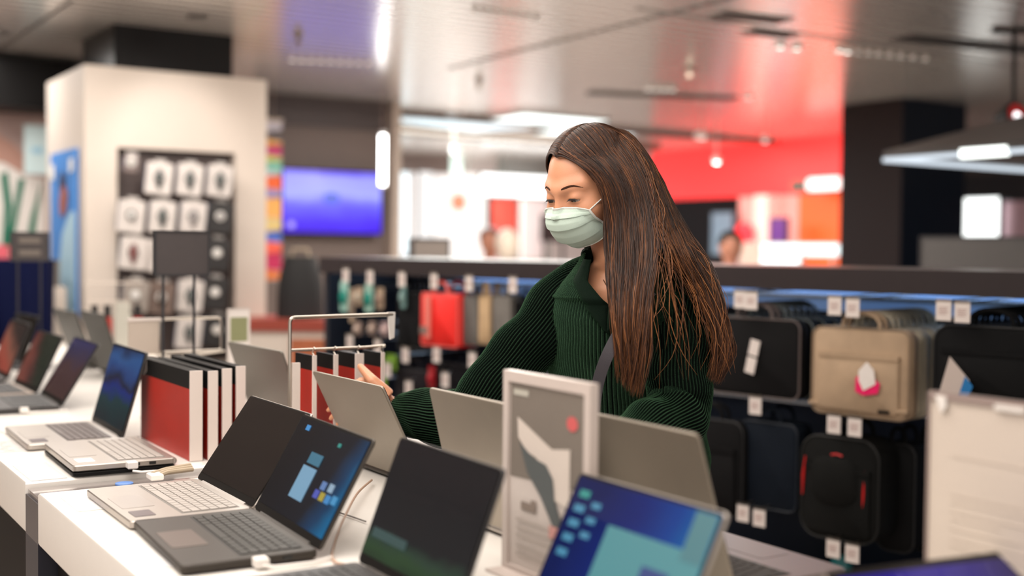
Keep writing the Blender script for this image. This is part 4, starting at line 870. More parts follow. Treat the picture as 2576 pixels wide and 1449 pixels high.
# ================================================================== BAG SHELF (gondola)
GP = Vector((2.732, 2.351, 0)); GD = Vector((-.21644, .97630, 0)); GN = Vector((.97630, .21644, 0))
GRZ = atan2(-GD.y, -GD.x)   # local x = towards image right, local y = away from the camera
def gpt(t_, off, z): q = GP + GD * t_ + GN * off; return Vector((q.x, q.y, z))
def ong(px, py, off=0.0):
    d = fw + rt * ((px - CX) / F) - up * ((py - CY) / F)
    P0 = gpt(0, off, 0); s = (P0 - EYE).dot(GN) / d.dot(GN); q = EYE + d * s
    return (q - GP).dot(GD), q.z
HT, HB = 1.348, 1.280
def gondola():
    t = thing('bag_shelf', 'long dark brown shelf unit hung with bags behind the woman', 'shelf', (GP.x, GP.y, 0), GRZ)
    L0, L1 = -2.62, 1.9; DP = .62
    m = MB(); m.box((L0, 0, HB), (L1, .03, HT)); m.build('header_board', dark_brown, t, smooth=False)
    m = MB(); m.box((L0, .03, HT - .03), (L1, DP, HT)); m.build('top_board', mat('top_brown', (.075, .055, .05), .35), t, smooth=False)
    m = MB(); m.box((L0, DP, .05), (L1, DP + .04, HT - .03)); m.build('back_panel', mat('navy_backpanel', (.008, .013, .024), .4, .2, spec=.3), t, smooth=False)
    for x in (L0, L1 - .03):
        m = MB(); m.box((x, .03, 0), (x + .03, DP, HT - .03)); m.build('side_panel', mat('side_navy_black', (.014, .016, .024), .35), t, smooth=False)
    m = MB(); m.box((L0 + .03, .02, 0), (L1 - .03, DP, .12)); m.build('base_shelf', black_plain, t, smooth=False)
    m = MB(); m.box((L0 + .35, DP - .10, HT - .045), (L1 - .1, DP - .06, HT - .032)); m.build('light_strip', glow('shelf_strip', (.45, .65, 1), 10.0), t, smooth=False)
    m = MB(); m.box((L0 + .03, DP - .05, HB - .09), (L1 - .03, DP - .002, HB - .02)); m.build('blue_rail', mat('blue_rail', (.30, .45, .68), .3, .4), t, smooth=False)
    for zz in (HB - .035, .86, .50):
        m = MB(); m.tube([(L0 + .03, .57, zz), (L1 - .03, .57, zz)], .008, 8); m.build('hanging_rail', mat('rail_steel', (.4, .45, .52), .25, 1), t)
    return t
gondola()
def tagcard(px, py, w, h, label, off=-.012, tilt=0, hk=.56):
    tt, z = ong(px, py, off)
    p = gpt(tt, off, z); t = thing('price_tag', label, 'price tag', p, GRZ)
    R = Matrix.Rotation(tilt, 4, 'Y')
    m = MB(); m.box((-w / 2, -.0015, -h / 2), (w / 2, .0015, h / 2), mx=R); m.build('card', mat('tag_paper', (.74, .66, .62), .5, var=.03), t, smooth=False)
    m = MB()
    for k in range(4): m.box((-w * .32, -.0022, h * (.10 - .1 * k)), (w * .3 - w * .1 * (k % 2), -.0015, h * (.10 - .1 * k) + h * .04), mx=R)
    m.build('print', mat('tag_print', (.45, .30, .28), .6), t, smooth=False)
    m = MB(); m.box((-w * .5, -.003, h / 2 - .005), (w * .5, .004, h / 2 + .002), mx=R); m.tube([(0, .004, h / 2 - .002), (0, hk * .3, h / 2 - .002), (0, hk, h / 2 + .002)], .0025, 6, mx=R); m.build('hook', steel, t)
K = .96
for (px, py, lab) in [(1862, 752, 'left of the pair above the black briefcases'), (1890, 755, 'right of the pair above the black briefcases'), (2100, 768, 'left of the pair above the beige bags'), (2145, 773, 'right of the pair above the beige bags'),
                      (2374, 780, 'left of the pair above the black bag at right'), (2421, 785, 'right of the pair above the black bag at right'), (1900, 1019, 'single one below the black briefcase'),
                      (2098, 1066, 'left of the pair below the beige bag'), (2150, 1073, 'right of the pair below the beige bag'), (1869, 1289, 'left of the pair below the navy bag'), (1910, 1301, 'right of the pair below the navy bag'),
                      (2096, 1378, 'left of the pair below the red-striped backpack'), (2144, 1391, 'right of the pair below the red-striped backpack')]:
    tagcard(px, py, .043, .058, 'white price tag, the ' + lab)
far_tags = [(870, 692, 'above the left turquoise pack'), (931, 697, 'above the right turquoise pack'), (1011, 702, 'above the small black bags'), (1092, 706, 'above the red case'), (1180, 712, 'above the grey case'), (1290, 716, 'above the right grey case'),
            (880, 860, 'below the left turquoise pack'), (950, 872, 'below the beige packs'), (1020, 893, 'below the black bags beside the green item'), (1098, 892, 'below the red case'), (1188, 905, 'below the beige and grey cases'), (975, 930, 'beside the green item low on the shelf'), (1120, 955, 'beside the small red item low on the shelf'), (1028, 975, 'lowest one left of the woman\'s sleeve')]
for px, py, lab in far_tags: tagcard(px, py, .040, .062, 'narrow white price tag %s' % lab, hk=.56 if py < 900 else .03)

def satchel(px0, px1, py0, py1, off, col, label, dv=0.0, *, handle=True, pocket=True, d=.06, trim_c=None, nm='shoulder_bag', rad_=.03, extra=None, mt=None, group=None, W=None, zz=None, t0=None):
    if t0 is None:
        t0, _ = ong(px0, (py0 + py1) / 2, off); t1, _ = ong(px1, (py0 + py1) / 2, off)
        _, z1 = ong((px0 + px1) / 2, py0, off); _, z0 = ong((px0 + px1) / 2, py1, off); W = t0 - t1; tc = (t0 + t1) / 2
    else: tc = t0; z0, z1 = zz
    H = z1 - z0; off += dv; p = gpt(tc, off, z0)
    t = thing(nm, label, 'bag', p, GRZ, group)
    A = Matrix.Translation((0, d, 0)) @ Matrix.Rotation(rad(90), 4, 'X')
    mt = mt or mat('bag_%.3f_%.3f' % (col[0], col[2]), col if col[0] > .1 else tuple(c * .4 for c in col), .8, var=.25, vs=14, bump=.5, bs=300, spec=.5 if col[0] > .1 else .15)
    tr = mat('bagtrim_%.3f_%.3f' % ((trim_c or col)[0], (trim_c or col)[2]), trim_c or tuple(c * .6 for c in col), .6)
    m = MB(); m.prism(rrect(W, H, rad_, 6, 0, H / 2), 0, d, mx=A, bev=.010); body = m.build('bag_body', mt, t, ang=50)
    # piping around the front rim
    pts = [A @ Vector((q[0] * .985, (q[1] - H / 2) * .985 + H / 2, d - .004)) for q in rrect(W, H, rad_, 6, 0, H / 2)]; pts.append(pts[0])
    m = MB(); m.tube(pts, .0032, 6); m.build('piping', tr, body)
    if pocket:
        m = MB(); m.prism(rrect(W * .82, H * .62, .015, 4, 0, H * .37), d - .004, d + .010, mx=A, bev=.004); m.build('front_pocket', mt, t, ang=50)
        m = MB(); m.box((-W * .41, -.013, H * .66), (W * .41, -.002, H * .72), bev=.0015); m.build('pocket_flap', tr if trim_c else mt, t)
    if handle:
        for oy in (.012, d - .012):
            hw = W * .19; pth = [(-hw, oy, H - .004)] + [(-hw * cos(pi * k / 10), oy, H + .045 * sin(pi * k / 10) ** .7) for k in range(1, 10)] + [(hw, oy, H - .004)]
            m = MB(); m.tube(pth, .0065, 8); m.build('handle', tr if trim_c else mt, t)
    if extra: extra(t, W, H, d, mt)
    return t
# black briefcases
blk = (.014, .013, .014)
def hangtag(t, W, H, d, mt):
    m = MB(); R = Matrix.Translation((.01, -.013, H * .52)) @ Matrix.Rotation(rad(12), 4, 'Y')
    m.box((-.017, -.002, -.055), (.017, 0, -.004), mx=R); m.box((-.017, -.002, .002), (.017, 0, .052), mx=R); m.build('hang_tag', mat('tag_paper', (.74, .66, .62), .5, var=.03), t, smooth=False)
satchel(1780, 2012, 800, 998, .02, blk, 'front black briefcase with long white tag, right of the woman\'s hair', trim_c=(.10, .075, .07), pocket=False, extra=hangtag)
for k in range(3):
    satchel(1780, 2012, 800, 998, .02, blk, 'black briefcase hanging %s behind the tagged front one' % ['directly', 'second', 'third'][k], .075 * (k + 1), trim_c=(.12, .14, .14), pocket=False)
# beige bags
beige = (.40, .28, .18)
def pinktag(t, W, H, d, mt):
    m = MB(); R = Matrix.Translation((.03, -.018, H * .50)) @ Matrix.Rotation(rad(-6), 4, 'Y')
    m.prism([(-.035, -.05), (-.01, -.062), (.035, -.058), (.045, -.03), (.0, .01), (-.03, -.01)], 0, .002, mx=R @ Matrix.Rotation(rad(90), 4, 'X')); m.build('pink_tag', mat('magenta_card', (.80, .005, .12), .5), t, smooth=False)
    m = MB(); m.prism([(-.008, -.048), (.032, -.03), (.03, .01), (.01, .035), (-.018, .01), (-.020, -.02)], .0025, .004, mx=R @ Matrix.Rotation(rad(90), 4, 'X')); m.build('white_tag', paper, t, smooth=False)
    m = MB(); m.box((W * .22, -.0135, H * .075), (W * .33, -.010, H * .11)); m.build('logo_patch', black_plain, t, smooth=False)
    m = MB(); m.box((-W * .5, .0, H * .10), (W * .5, -.0115 + .002, H * .14)); m.build('bottom_seam', mt, t) 
satchel(2040, 2288, 826, 1050, .02, beige, 'front beige canvas bag with pink and white tag', extra=pinktag)
sage = (.50, .44, .33)
for k in range(4):
    satchel(2040, 2288, 826, 1050, .02, sage, 'pale sand canvas bag hanging %s behind the tagged beige one' % ['first', 'second', 'third', 'last'][k], .078 * (k + 1), pocket=False)
# black bag right with blue-striped card
def bluetag(t, W, H, d, mt):
    R = Matrix.Translation((-W * .5 + .075, -.03, H * .40))
    m = MB(); m.add([(-.05, .0, -.085), (-.012, -.0, .055), (.05, -.012, -.005), (.02, -.012, -.085), (-.012, .0, .055), (-.05, .014, -.085)], [(0, 1, 5), (1, 2, 3, 0)], mx=R); m.build('folded_tag', mat('tag_beige', (.50, .42, .38), .5), t, smooth=False)
    m = MB(); m.add([(.038, -.0135, .006), (.060, -.0135, -.02), (.035, -.0135, -.085), (.010, -.0135, -.085)], [(0, 1, 2, 3)], mx=R); m.build('blue_stripe', mat('tag_blue', (.01, .16, .42), .5), t, smooth=False)
satchel(2345, 2640, 822, 1040, .02, (.010, .010, .011), 'front black laptop bag with blue-striped card at the right edge', extra=bluetag, rad_=.05)
for k in range(3): satchel(2345, 2640, 822, 1040, .02, (.012, .013, .016), 'black laptop bag hanging %s behind the one with the blue-striped card' % ['first', 'second', 'last'][k], .078 * (k + 1), pocket=False, rad_=.05)
# lower row
satchel(1690, 1868, 1052, 1290, .02, (.010, .009, .010), 'plain black bag on the lower row, partly behind the grey laptop lid', rad_=.04)
satchel(1860, 2004, 1062, 1282, .05, (.012, .020, .036), 'dark navy bag on the lower row left of the red-striped backpack', pocket=False, d=.10)
def redzip(t, W, H, d, mt):
    rz = mat('red_piping', (.55, .01, .01), .4)
    m = MB(); m.tube([(-W * .42, -.006, H * .78), (-W * .44, -.008, H * .60), (-W * .45, -.006, H * .40)], [.002, .0045, .002], 8); m.build('red_piping', rz, t)
    m = MB(); m.tube([(W * .34, -.006, H * .72), (W * .335, -.008, H * .50), (W * .32, -.006, H * .25)], [.002, .0045, .002], 8); m.build('red_piping', rz, t)
    m = MB(); m.tube([(-.018, -.012, H * .83), (0, -.014, H * .842), (.018, -.012, H * .83)], .003, 8); m.build('red_loop', rz, t)
    m = MB(); m.prism(rrect(W * .60, H * .46, .05, 6, 0, H * .58), d, d + .022, mx=Matrix.Translation((-.01, d, 0)) @ Matrix.Rotation(rad(90), 4, 'X'), bev=.01); m.build('upper_pocket', mt, t, ang=50)
satchel(2012, 2210, 1100, 1362, .03, (.013, .013, .012), 'black backpack with two red zip stripes on the lower row', d=.13, rad_=.06, nm='backpack', extra=redzip)
for k, (a_, b_) in enumerate(((2205, 2300), (2290, 2360))):
    satchel(a_, b_, 1115, 1390, .16 + .12 * k, (.011, .011, .012), 'black backpack hanging %s behind the red-striped one' % ('first', 'second')[k], d=.10, rad_=.035, nm='backpack', pocket=False)
# bottom shelf things: dark box and turquoise tube
for (tt, lab, c) in ((.35, 'dark storage case on the bottom board under the navy bag', (.012, .014, .02)), (-.25, 'dark storage case on the bottom board under the red-striped backpack', (.014, .012, .014))):
    p = gpt(tt, .1, .121); t = thing('storage_case', lab, 'case', p, GRZ)
    m = MB(); m.box((-.2, 0, 0), (.2, .35, .16), bev=.01); m.build('case_body', mat('case_%.3f' % c[2], c, .5), t); m = MB(); m.tube([(-.05, -.004, .1), (-.04, -.02, .1), (.04, -.02, .1), (.05, -.004, .1)], .006, 8); m.build('handle', black_plain, t)
tt, z = ong(2055, 1392, .05); p = gpt(tt, .05, .281); t = thing('water_bottle', 'turquoise curved bottle low on the shelf under the backpack', 'bottle', gpt(tt, .2, .2815), GRZ)
m = MB(); m.lathe([(.03, 0), (.034, .02), (.034, .14), (.02, .17)], 20); m.build('flask', mat('turquoise', (.01, .16, .17), .3), t); m = MB(); m.lathe([(.016, .17), (.018, .175), (.018, .20), (.004, .203)], 16); m.build('cap', black_plain, t)
# far part of the shelf: turquoise packs, black pouches, red case, greys
def blister(px, py, c1, c2, label, w=.05, h=.11, off=.02):
    tt, z = ong(px, py, off); t = thing('accessory_pack', label, 'pack', gpt(tt, off, z), GRZ)
    m = MB(); m.prism(rrect(w, h, .008), 0, .006, mx=Matrix.Rotation(rad(90), 4, 'X')); m.build('backing_card', mat('bc_%.2f%.2f' % (c1[0], c1[2]), c1, .5), t)
    m = MB(); m.ball((0, -.012, -.005), (w * .34, .014, h * .26)); m.build('blister_item', mat('bi_%.2f%.2f' % (c2[0], c2[2]), c2, .4), t)
    m = MB(); m.tube([(0, 0, h / 2 - .006), (0, .53, h / 2 - .002)], .002, 6); m.build('peg', steel, t)
teal = (.0, .22, .17); tan = (.42, .31, .22)
blister(868, 745, (.30, .55, .48), teal, 'turquoise and white accessory pack at the far left of the bag shelf', .055, .13)
blister(887, 768, tan, (.3, .25, .2), 'long tan accessory pack right of the far-left turquoise one', .026, .15)
blister(905, 745, tan, (.45, .38, .30), 'tan accessory pack left of the middle turquoise one', .045, .08)
blister(930, 750, (.30, .5, .42), teal, 'turquoise accessory pack between two tan packs', .055, .12)
blister(958, 750, tan, (.3, .2, .15), 'tan and brown accessory pack right of the middle turquoise one', .045, .09)
blister(1017, 745, (.15, .28, .27), (.25, .4, .38), 'small grey-green tag pack among the black pouches', .03, .10)
blister(902, 826, (.25, .18, .15), (.45, .34, .28), 'brown accessory pack in the second line, left', .05, .06)
blister(938, 826, (.25, .18, .15), (.40, .30, .25), 'brown accessory pack in the second line, middle', .05, .06)
blister(970, 828, (.35, .25, .25), (.50, .36, .34), 'pinkish accessory pack in the second line, right', .05, .06)
for a_, b_, lab in ((1000, 1040, 'narrow black pouch left of the red case'), (1035, 1075, 'black pouch directly left of the red case')):
    satchel(a_, b_, 735, 880, .03, (.010, .010, .012), lab, pocket=False, d=.05, rad_=.01)
redm = mat('bright_red_case', (.78, .015, .010), .5, var=.1, vs=10)
def redx(t, W, H, d, mt):
    m = MB(); m.box((-W * .32, -.014, .03), (-W * .18, -.004, H * .95)); m.build('pink_strip', mat('salmon', (.75, .20, .16), .5), t, smooth=False)
    m = MB(); m.box((-W * .44, -.016, H * .22), (-W * .24, -.004, H * .36)); m.build('grey_label', mat('label_grey', (.2, .15, .13), .5), t, smooth=False)
satchel(1058, 1150, 738, 872, .0, (.78, .015, .01), 'bright red case hanging on the shelf left of the woman\'s arm', d=.12, rad_=.012, mt=redm, extra=redx, pocket=False, trim_c=(.8, .12, .10))
satchel(1162, 1203, 742, 868, .03, (.13, .12, .11), 'grey case hanging directly right of the bright red one', pocket=False, d=.08, rad_=.008)
satchel(1203, 1232, 742, 866, .02, (.50, .34, .19), 'narrow sand-yellow case between two grey ones', pocket=False, d=.08, rad_=.006)
satchel(1235, 1285, 742, 868, .03, (.16, .145, .13), 'grey case hanging right of the sand-yellow one', pocket=False, d=.08, rad_=.008)
satchel(1288, 1350, 760, 870, .05, (.012, .012, .014), 'black case right of the grey ones, behind the woman\'s sleeve', pocket=False, d=.08, rad_=.01)
satchel(850, 886, 880, 1000, .05, (.010, .012, .018), 'dark pouch low at the far left end of the bag shelf', pocket=False, rad_=.01)
satchel(995, 1080, 930, 1060, .05, (.030, .024, .030), 'dark plum bag low on the shelf left of the woman\'s sleeve', pocket=True, rad_=.02)
satchel(1095, 1180, 915, 1060, .06, (.014, .012, .016), 'dark bag low on the shelf beside the small red item', pocket=True, rad_=.02)
blister(985, 912, (.16, .30, .03), (.20, .38, .03), 'lime green item low on the shelf beside the wire rack', .07, .07, .03)
blister(965, 965, (.22, .38, .05), (.25, .4, .08), 'small lime green tag pack low on the shelf by the woman\'s hand', .04, .06, .03)
blister(1088, 948, (.30, .01, .015), (.4, .01, .02), 'small dark red item low on the shelf left of the sleeve', .04, .09, .03)
# dark upright bag and shelf between pillar and bag shelf
p = at(755, 800, Z=6.6); t = thing('backpack', 'black backpack standing between the pillar and the bag shelf', 'bag', (p.x, p.y, at(755, 800, Z=6.6).z), -YAW)
m = MB(); rings = []
for k in range(9):
    z = .34 * k / 8; q = 1 - .35 * (k / 8) ** 3; rings.append([(.13 * q * cos(2 * pi * i / 24) , .08 * q * sin(2 * pi * i / 24), z) for i in range(24)])
m.loft(rings); m.build('bag_body', mat('black_cloth', (.012, .012, .013), .7), t); m = MB(); m.tube([(-.05, 0, .33), (-.04, 0, .38), (.04, 0, .38), (.05, 0, .33)], .01, 8); m.build('handle', mat('tan_handle', (.35, .28, .2), .6), t)
p2 = t.location; t = thing('display_cabinet', 'cabinet with dark red top carrying the black backpack', 'cabinet', (p2.x, p2.y, 0), -YAW)
m = MB(); m.box((-.30, -.18, 0), (.22, .25, p2.z - .06)); m.build('body', cream, t, smooth=False); m = MB(); m.box((-.32, -.2, p2.z - .06), (.24, .27, p2.z)); m.build('red_top', mat('dark_red', (.30, .05, .03), .5), t, smooth=False)
m = MB(); m.box((-.02, -.19, p2.z - .30), (.20, -.178, p2.z - .10)); m.build('orange_picture', mat('orange_pic', (.40, .12, .05), .5, var=.4, vs=9), t, smooth=False)
# ================================================================== THE WOMAN
def woman():
    skin = mat('skin', (.62, .29, .165), .42, var=.05, vs=25, bump=.08, bs=500)
    b = skin.node_tree.nodes['Principled BSDF']; b.inputs['Subsurface Weight'].default_value = .12; b.inputs['Subsurface Radius'].default_value = (.02, .008, .004); b.inputs['Subsurface Scale'].default_value = .4
    fw0 = Vector((fw.x, fw.y, 0)).normalized(); Z_ = Vector((0, 0, 1))
    # ---- frames
    ph = rad(22); ft = (-fw0 * cos(ph) - r0 * sin(ph)).normalized(); al = Z_.cross(ft)       # torso front, her left
    Mt = at(1577, 702, Z=2.38)
    hipc = Vector((Mt.x, Mt.y, 0)) + fw0 * .07 - ft * .065
    root = thing('person', 'woman in dark green ribbed sweater and face mask behind the laptops', 'person', (hipc.x, hipc.y, 0), 0)
    def L(v): return Vector(v) - root.location
    ph = rad(48); fh0 = (-fw0 * cos(ph) - r0 * sin(ph)).normalized(); pt = rad(17)
    fh = (fh0 * cos(pt) - Z_ * sin(pt)).normalized(); rh = fh.cross(Z_).normalized(); uh = rh.cross(fh).normalized()
    eye_l = Vector((-.031, .080, .002))
    E = at(1445, 499, Z=2.275)
    HO = E - (rh * eye_l.x + fh * eye_l.y + uh * eye_l.z)
    HM = Matrix((rh, fh, uh)).transposed().to_4x4(); HM.translation = HO
    HL = Matrix.Translation(-root.location) @ HM
    # ---- head as a smooth union of volumes, sampled radially
    def ell(p, c, r):
        q = (p - c) / r; k0 = np.linalg.norm(q, axis=-1); k1 = np.linalg.norm((p - c) / (r * r), axis=-1); return k0 * (k0 - 1) / np.maximum(k1, 1e-9)
    def cap(p, a, b_, ra, rb):
        ba = b_ - a; h = np.clip(((p - a) @ ba) / (ba @ ba), 0, 1); return np.linalg.norm(p - a - h[..., None] * ba, axis=-1) - (ra + (rb - ra) * h)
    def smin(a, b_, k): h = np.clip(.5 + .5 * (b_ - a) / k, 0, 1); return b_ * (1 - h) + a * h - k * h * (1 - h)
    A = lambda *v: np.array(v, float)
    def sdf(p):
        d = ell(p, A(0, -.012, .035), A(.074, .094, .084))
        d = smin(d, ell(p, A(0, .024, -.015), A(.061, .067, .078)), .03)
        d = smin(d, ell(p, A(0, .022, -.062), A(.049, .054, .036)), .025)
        d = smin(d, ell(p, A(0, .064, -.078), A(.02, .018, .016)), .025)
        d = smin(d, cap(p, A(0, .088, .012), A(0, .101, -.026), .006, .0090), .014)
        d = smin(d, ell(p, A(0, .091, -.030), A(.015, .010, .008)), .010)
        for s in (-1, 1):
            d = smin(d, cap(p, A(s * .012, .084, .021), A(s * .044, .065, .025), .0065, .0065), .020)
            d = smin(d, ell(p, A(s * .042, .056, -.026), A(.022, .024, .020)), .025)
        for s in (-1, 1):
            q = -(ell(p, A(s * .030, .099, .002), A(.018, .016, .012))); d = -smin(-d, -q, .012)
        for s in (-1, 1): d = smin(d, ell(p, A(s * .031, .0735, .003), A(.0150, .0145, .0130)), .006)
        d = smin(d, ell(p, A(0, .084, -.052), A(.022, .012, .009)), .012)
        return d
    nu, nv = 160, 150
    c0 = A(0, 0, 0)
    th = np.linspace(0, 2 * pi, nu, endpoint=False); vv = np.linspace(-pi / 2 + .02, pi / 2 - .02, nv)
    D = np.stack([np.cos(vv)[:, None] * np.cos(th)[None], np.cos(vv)[:, None] * np.sin(th)[None], np.sin(vv)[:, None] * np.ones(nu)[None]], -1)
    def radial(D, f=None):
        f = f or sdf; rr = np.linspace(.03, .17, 60); hit = np.full(D.shape[:2], .05)
        for r_ in rr: hit = np.where(f(D * r_ + c0) < 0, r_, hit)
        lo, hi = hit, hit + (rr[1] - rr[0])
        for _ in range(12):
            m = (lo + hi) / 2; ins = f(D * m[..., None] + c0) < 0; lo = np.where(ins, m, lo); hi = np.where(ins, hi, m)
        return lo
    Rr = radial(D); HP = D * Rr[..., None]
    # lid slits: push an almond in so the eyeball shows
    for s in (-1, 1):
        u = (HP[..., 0] - s * .031) / .0125; zc_ = -.0022 + .0012 * (1 - u ** 2); v = (HP[..., 2] - zc_) / np.maximum(.0029 * (1 - .7 * u ** 2), .0006)
        msk = (np.abs(u) < 1) & (np.abs(v) < 1) & (HP[..., 1] > .04); HP[..., 1] = np.where(msk, HP[..., 1] - .0045, HP[..., 1])
    body = MB()
    body.loft([[HM @ Vector(HP[j, i]) for i in range(nu)] for j in range(nv)])
    head_n = len(body.v)
    # ---- rest of the body: torso, neck, arms, legs, hands grown together
    B = MB(); n = 40
    def ring(c, w_, d_, a=al, f=ft, e=2.2, n=n):
        out = []
        for k in range(n):
            t = 2 * pi * k / n; cx_ = cos(t); sx_ = sin(t)
            x = math.copysign(abs(cx_) ** (2 / e), cx_) * w_; y = math.copysign(abs(sx_) ** (2 / e), sx_) * d_
            out.append(c + a * x + f * y)
        return out
    zt = Mt.z
    def tc(z, dx=0.0):   # torso axis: leaning slightly forward
        k = (z - .9) / (zt - .9); return Vector((Mt.x, Mt.y, z)) + (fw0 * .07 - ft * .065) * (1 - max(k, 0)) + al * dx
    prof = [(.80, .15, .10), (.90, .165, .115), (1.0, .135, .095), (1.08, .125, .09), (1.18, .15, .105), (1.26, .145, .105), (1.32, .118, .085), (1.355, .085, .065)]
    rings = [ring(tc(z), w_, d_) for z, w_, d_ in prof]
    nb = tc(1.375) + ft * .012; hb = HM @ Vector((0, -.012, -.040))
    for k in range(7):
        s = k / 6; c = nb.lerp(hb, s); rings.append(ring(c, .062 - .010 * min(1, s * 3), .060 - .008 * min(1, s * 3), e=2))
    B.loft(rings)
    SR = tc(zt - .022) - al * .108; SL = tc(zt - .012) + al * .106
    eR = at(1180, 1050, Z=2.41); wR = at(1006, 1036, Z=2.585); eL = at(1705, 1040, Z=2.26); wL = at(1560, 1140, Z=2.06)
    B.tube([SR + al * .05, SR, SR.lerp(eR, .5), eR, eR.lerp(wR, .5), wR], [.055, .055, .046, .038, .034, .026], 20)
    B.tube([SL - al * .05, SL, SL.lerp(eL, .5), eL, eL.lerp(wL, .5), wL], [.055, .055, .046, .038, .034, .026], 20)
    def hand(wr, kn, tips, th_, px=False):
        kc = sum((Vector(k) for k in kn), Vector()) / 4; ax = (kc - wr).normalized(); wd = (Vector(kn[0]) - Vector(kn[3])).normalized(); nn = ax.cross(wd).normalized()
        rr = []
        for k, (w_, d_) in enumerate(((.026, .021), (.030, .018), (.037, .017), (.040, .015), (.038, .012))):
            c = wr.lerp(kc, k / 4.0 * 1.0); rr.append([c + wd * w_ * cos(2 * pi * i / 20) + nn * d_ * sin(2 * pi * i / 20) for i in range(20)])
        B.loft(rr)
        for k, (kp, tp) in enumerate(zip(kn, tips)):
            kp = Vector(kp); tp = Vector(tp); r_ = (.0088, .0090, .0086, .0076)[k]
            mid = kp.lerp(tp, .45) + nn * .010 * (-1 if nn.dot(fw0) > 0 else 1) * 1.0; m2 = kp.lerp(tp, .78) + nn * .007 * (-1 if nn.dot(fw0) > 0 else 1)
            B.tube([kp - ax * .02, kp, mid, m2, tp], [r_ * 1.05, r_ * 1.05, r_, r_ * .9, r_ * .62], 12); B.ball(tp, r_ * .66, n=10, m=6)
        a_, b_, c_ = (Vector(v) for v in th_)
        B.tube([a_, a_.lerp(b_, .5), b_, c_], [.022, .018, .0125, .0080], 12); B.ball(c_, .0078, n=10, m=6)
    hand(wR, [at(910, 958, Z=2.60), at(900, 980, Z=2.60), at(902, 1003, Z=2.595), at(912, 1022, Z=2.585)],
         [at(832, 1008, Z=2.60), at(826, 1032, Z=2.59), at(832, 1052, Z=2.58), at(848, 1068, Z=2.57)], (at(972, 1000, Z=2.575), at(938, 958, Z=2.57), at(906, 922, Z=2.605)))
    hand(wL, [at(1500, 1170, Z=1.98), at(1492, 1190, Z=1.99), at(1490, 1212, Z=2.0), at(1496, 1232, Z=2.02)],
         [at(1440, 1205, Z=1.93), at(1432, 1226, Z=1.94), at(1436, 1248, Z=1.96), at(1450, 1264, Z=1.98)], (at(1545, 1165, Z=2.02), at(1510, 1150, Z=1.97), at(1470, 1160, Z=1.92))) if False else None
    # left hand rests lower, beside the rear laptop
    hx = (eL - wL).normalized() * -1
    wd = Z_.cross(hx).normalized()
    kn = [wL + hx * .085 + wd * (.027 - .018 * k) - Z_ * .01 for k in range(4)]
    hand(wL, kn, [k_ + hx * (.062, .07, .064, .05)[i] - Z_ * .03 for i, k_ in enumerate(kn)], (wL + hx * .02 + wd * .02, wL + hx * .05 + wd * .045 - Z_ * .01, wL + hx * .085 + wd * .05 - Z_ * .02))
    # legs
    feet = []
    for s in (-1, 1):
        h = tc(.86) + al * .085 * s; kn_ = Vector((h.x, h.y, .48)) + ft * .02 + al * .01 * s; an = Vector((h.x, h.y, .085)) - ft * .03 + al * .02 * s; feet.append(an)
        B.tube([h + Z_ * .03, h, h.lerp(kn_, .5), kn_, kn_.lerp(an, .35), an], [.08, .092, .075, .056, .052, .036], 20)
        B.tube([an - ft * .02 - Z_ * .045, an + ft * .06 - Z_ * .055, an + ft * .14 - Z_ * .062], [.03, .03, .02], 14)
    tmp = B.build('body_raw', skin)
    md = tmp.modifiers.new('r', 'REMESH'); md.mode = 'VOXEL'; md.voxel_size = .0035
    sm = tmp.modifiers.new('s', 'SMOOTH'); sm.iterations = 4; sm.factor = .5
    dg = bpy.context.evaluated_depsgraph_get(); me = bpy.data.meshes.new_from_object(tmp.evaluated_get(dg)); 
    bm = bmesh.new(); bm.from_mesh(me)
    hv = [bm.verts.new(v) for v in body.v]
    for f in body.f: bm.faces.new([hv[i] for i in f])
    bm.normal_update()
    for v in bm.verts: v.co -= root.location
    bmesh.ops.recalc_face_normals(bm, faces=bm.faces); me2 = bpy.data.meshes.new('body'); bm.to_mesh(me2); bm.free()
    me2.materials.append(skin); me2.polygons.foreach_set('use_smooth', [True] * len(me2.polygons)); me2.polygons.foreach_set('material_index', [0] * len(me2.polygons))
    bo = bpy.data.objects.new('body', me2); COL.objects.link(bo); bo.parent = root
    bpy.data.objects.remove(tmp)
    # ---- eyes, lashes, brows
    def on_face(x, z, off=.0008):
        dd = Vector((x, .0, z)); lo, hi = .0, .16
        for _ in range(24):
            m_ = (lo + hi) / 2
            if sdf(A(x, m_, z)) < 0: lo = m_
            else: hi = m_
        return Vector((x, lo + off, z))
    for s in (-1, 1):
        m = MB(); m.ball((s * .031, .0715, .0005), .0138, n=24, m=16, mx=HL); m.build('eyeball', mat('eye_white', (.45, .38, .34), .15), root)
        ic = Vector((s * .030 + .001, .0715, -.0020)); m = MB()
        R_ = Matrix.Translation(Vector((s * .031, .0715, .0005))) @ Matrix.Rotation(rad(90 - 168), 4, 'X')
        m.lathe([(.0060, .0127), (.0055, .0136), (.001, .0140)], 16, mx=HL @ Matrix.Translation((s * .031, .0715, .0005)) @ Matrix.Rotation(rad(-100), 4, 'X')); m.build('iris', mat('iris_dark', (.018, .010, .006), .1), root)
        pts = []; pl = []
        for k in range(9):
            u = -1 + 2 * k / 8; u *= .86; x = s * .031 + .0135 * u; z = -.0022 + .0012 * (1 - u * u) + .0034 * (1 - .7 * u * u) + .0002
            pts.append(on_face(x, z, .0016)); z2 = z - .0062 * (1 - .5 * u * u); pl.append(on_face(x, z2, .0004))
        m = MB(); m.tube([HL @ p for p in pts], [.0004, .0007, .0009, .0010, .0010, .0010, .0009, .0007, .0004], 6)
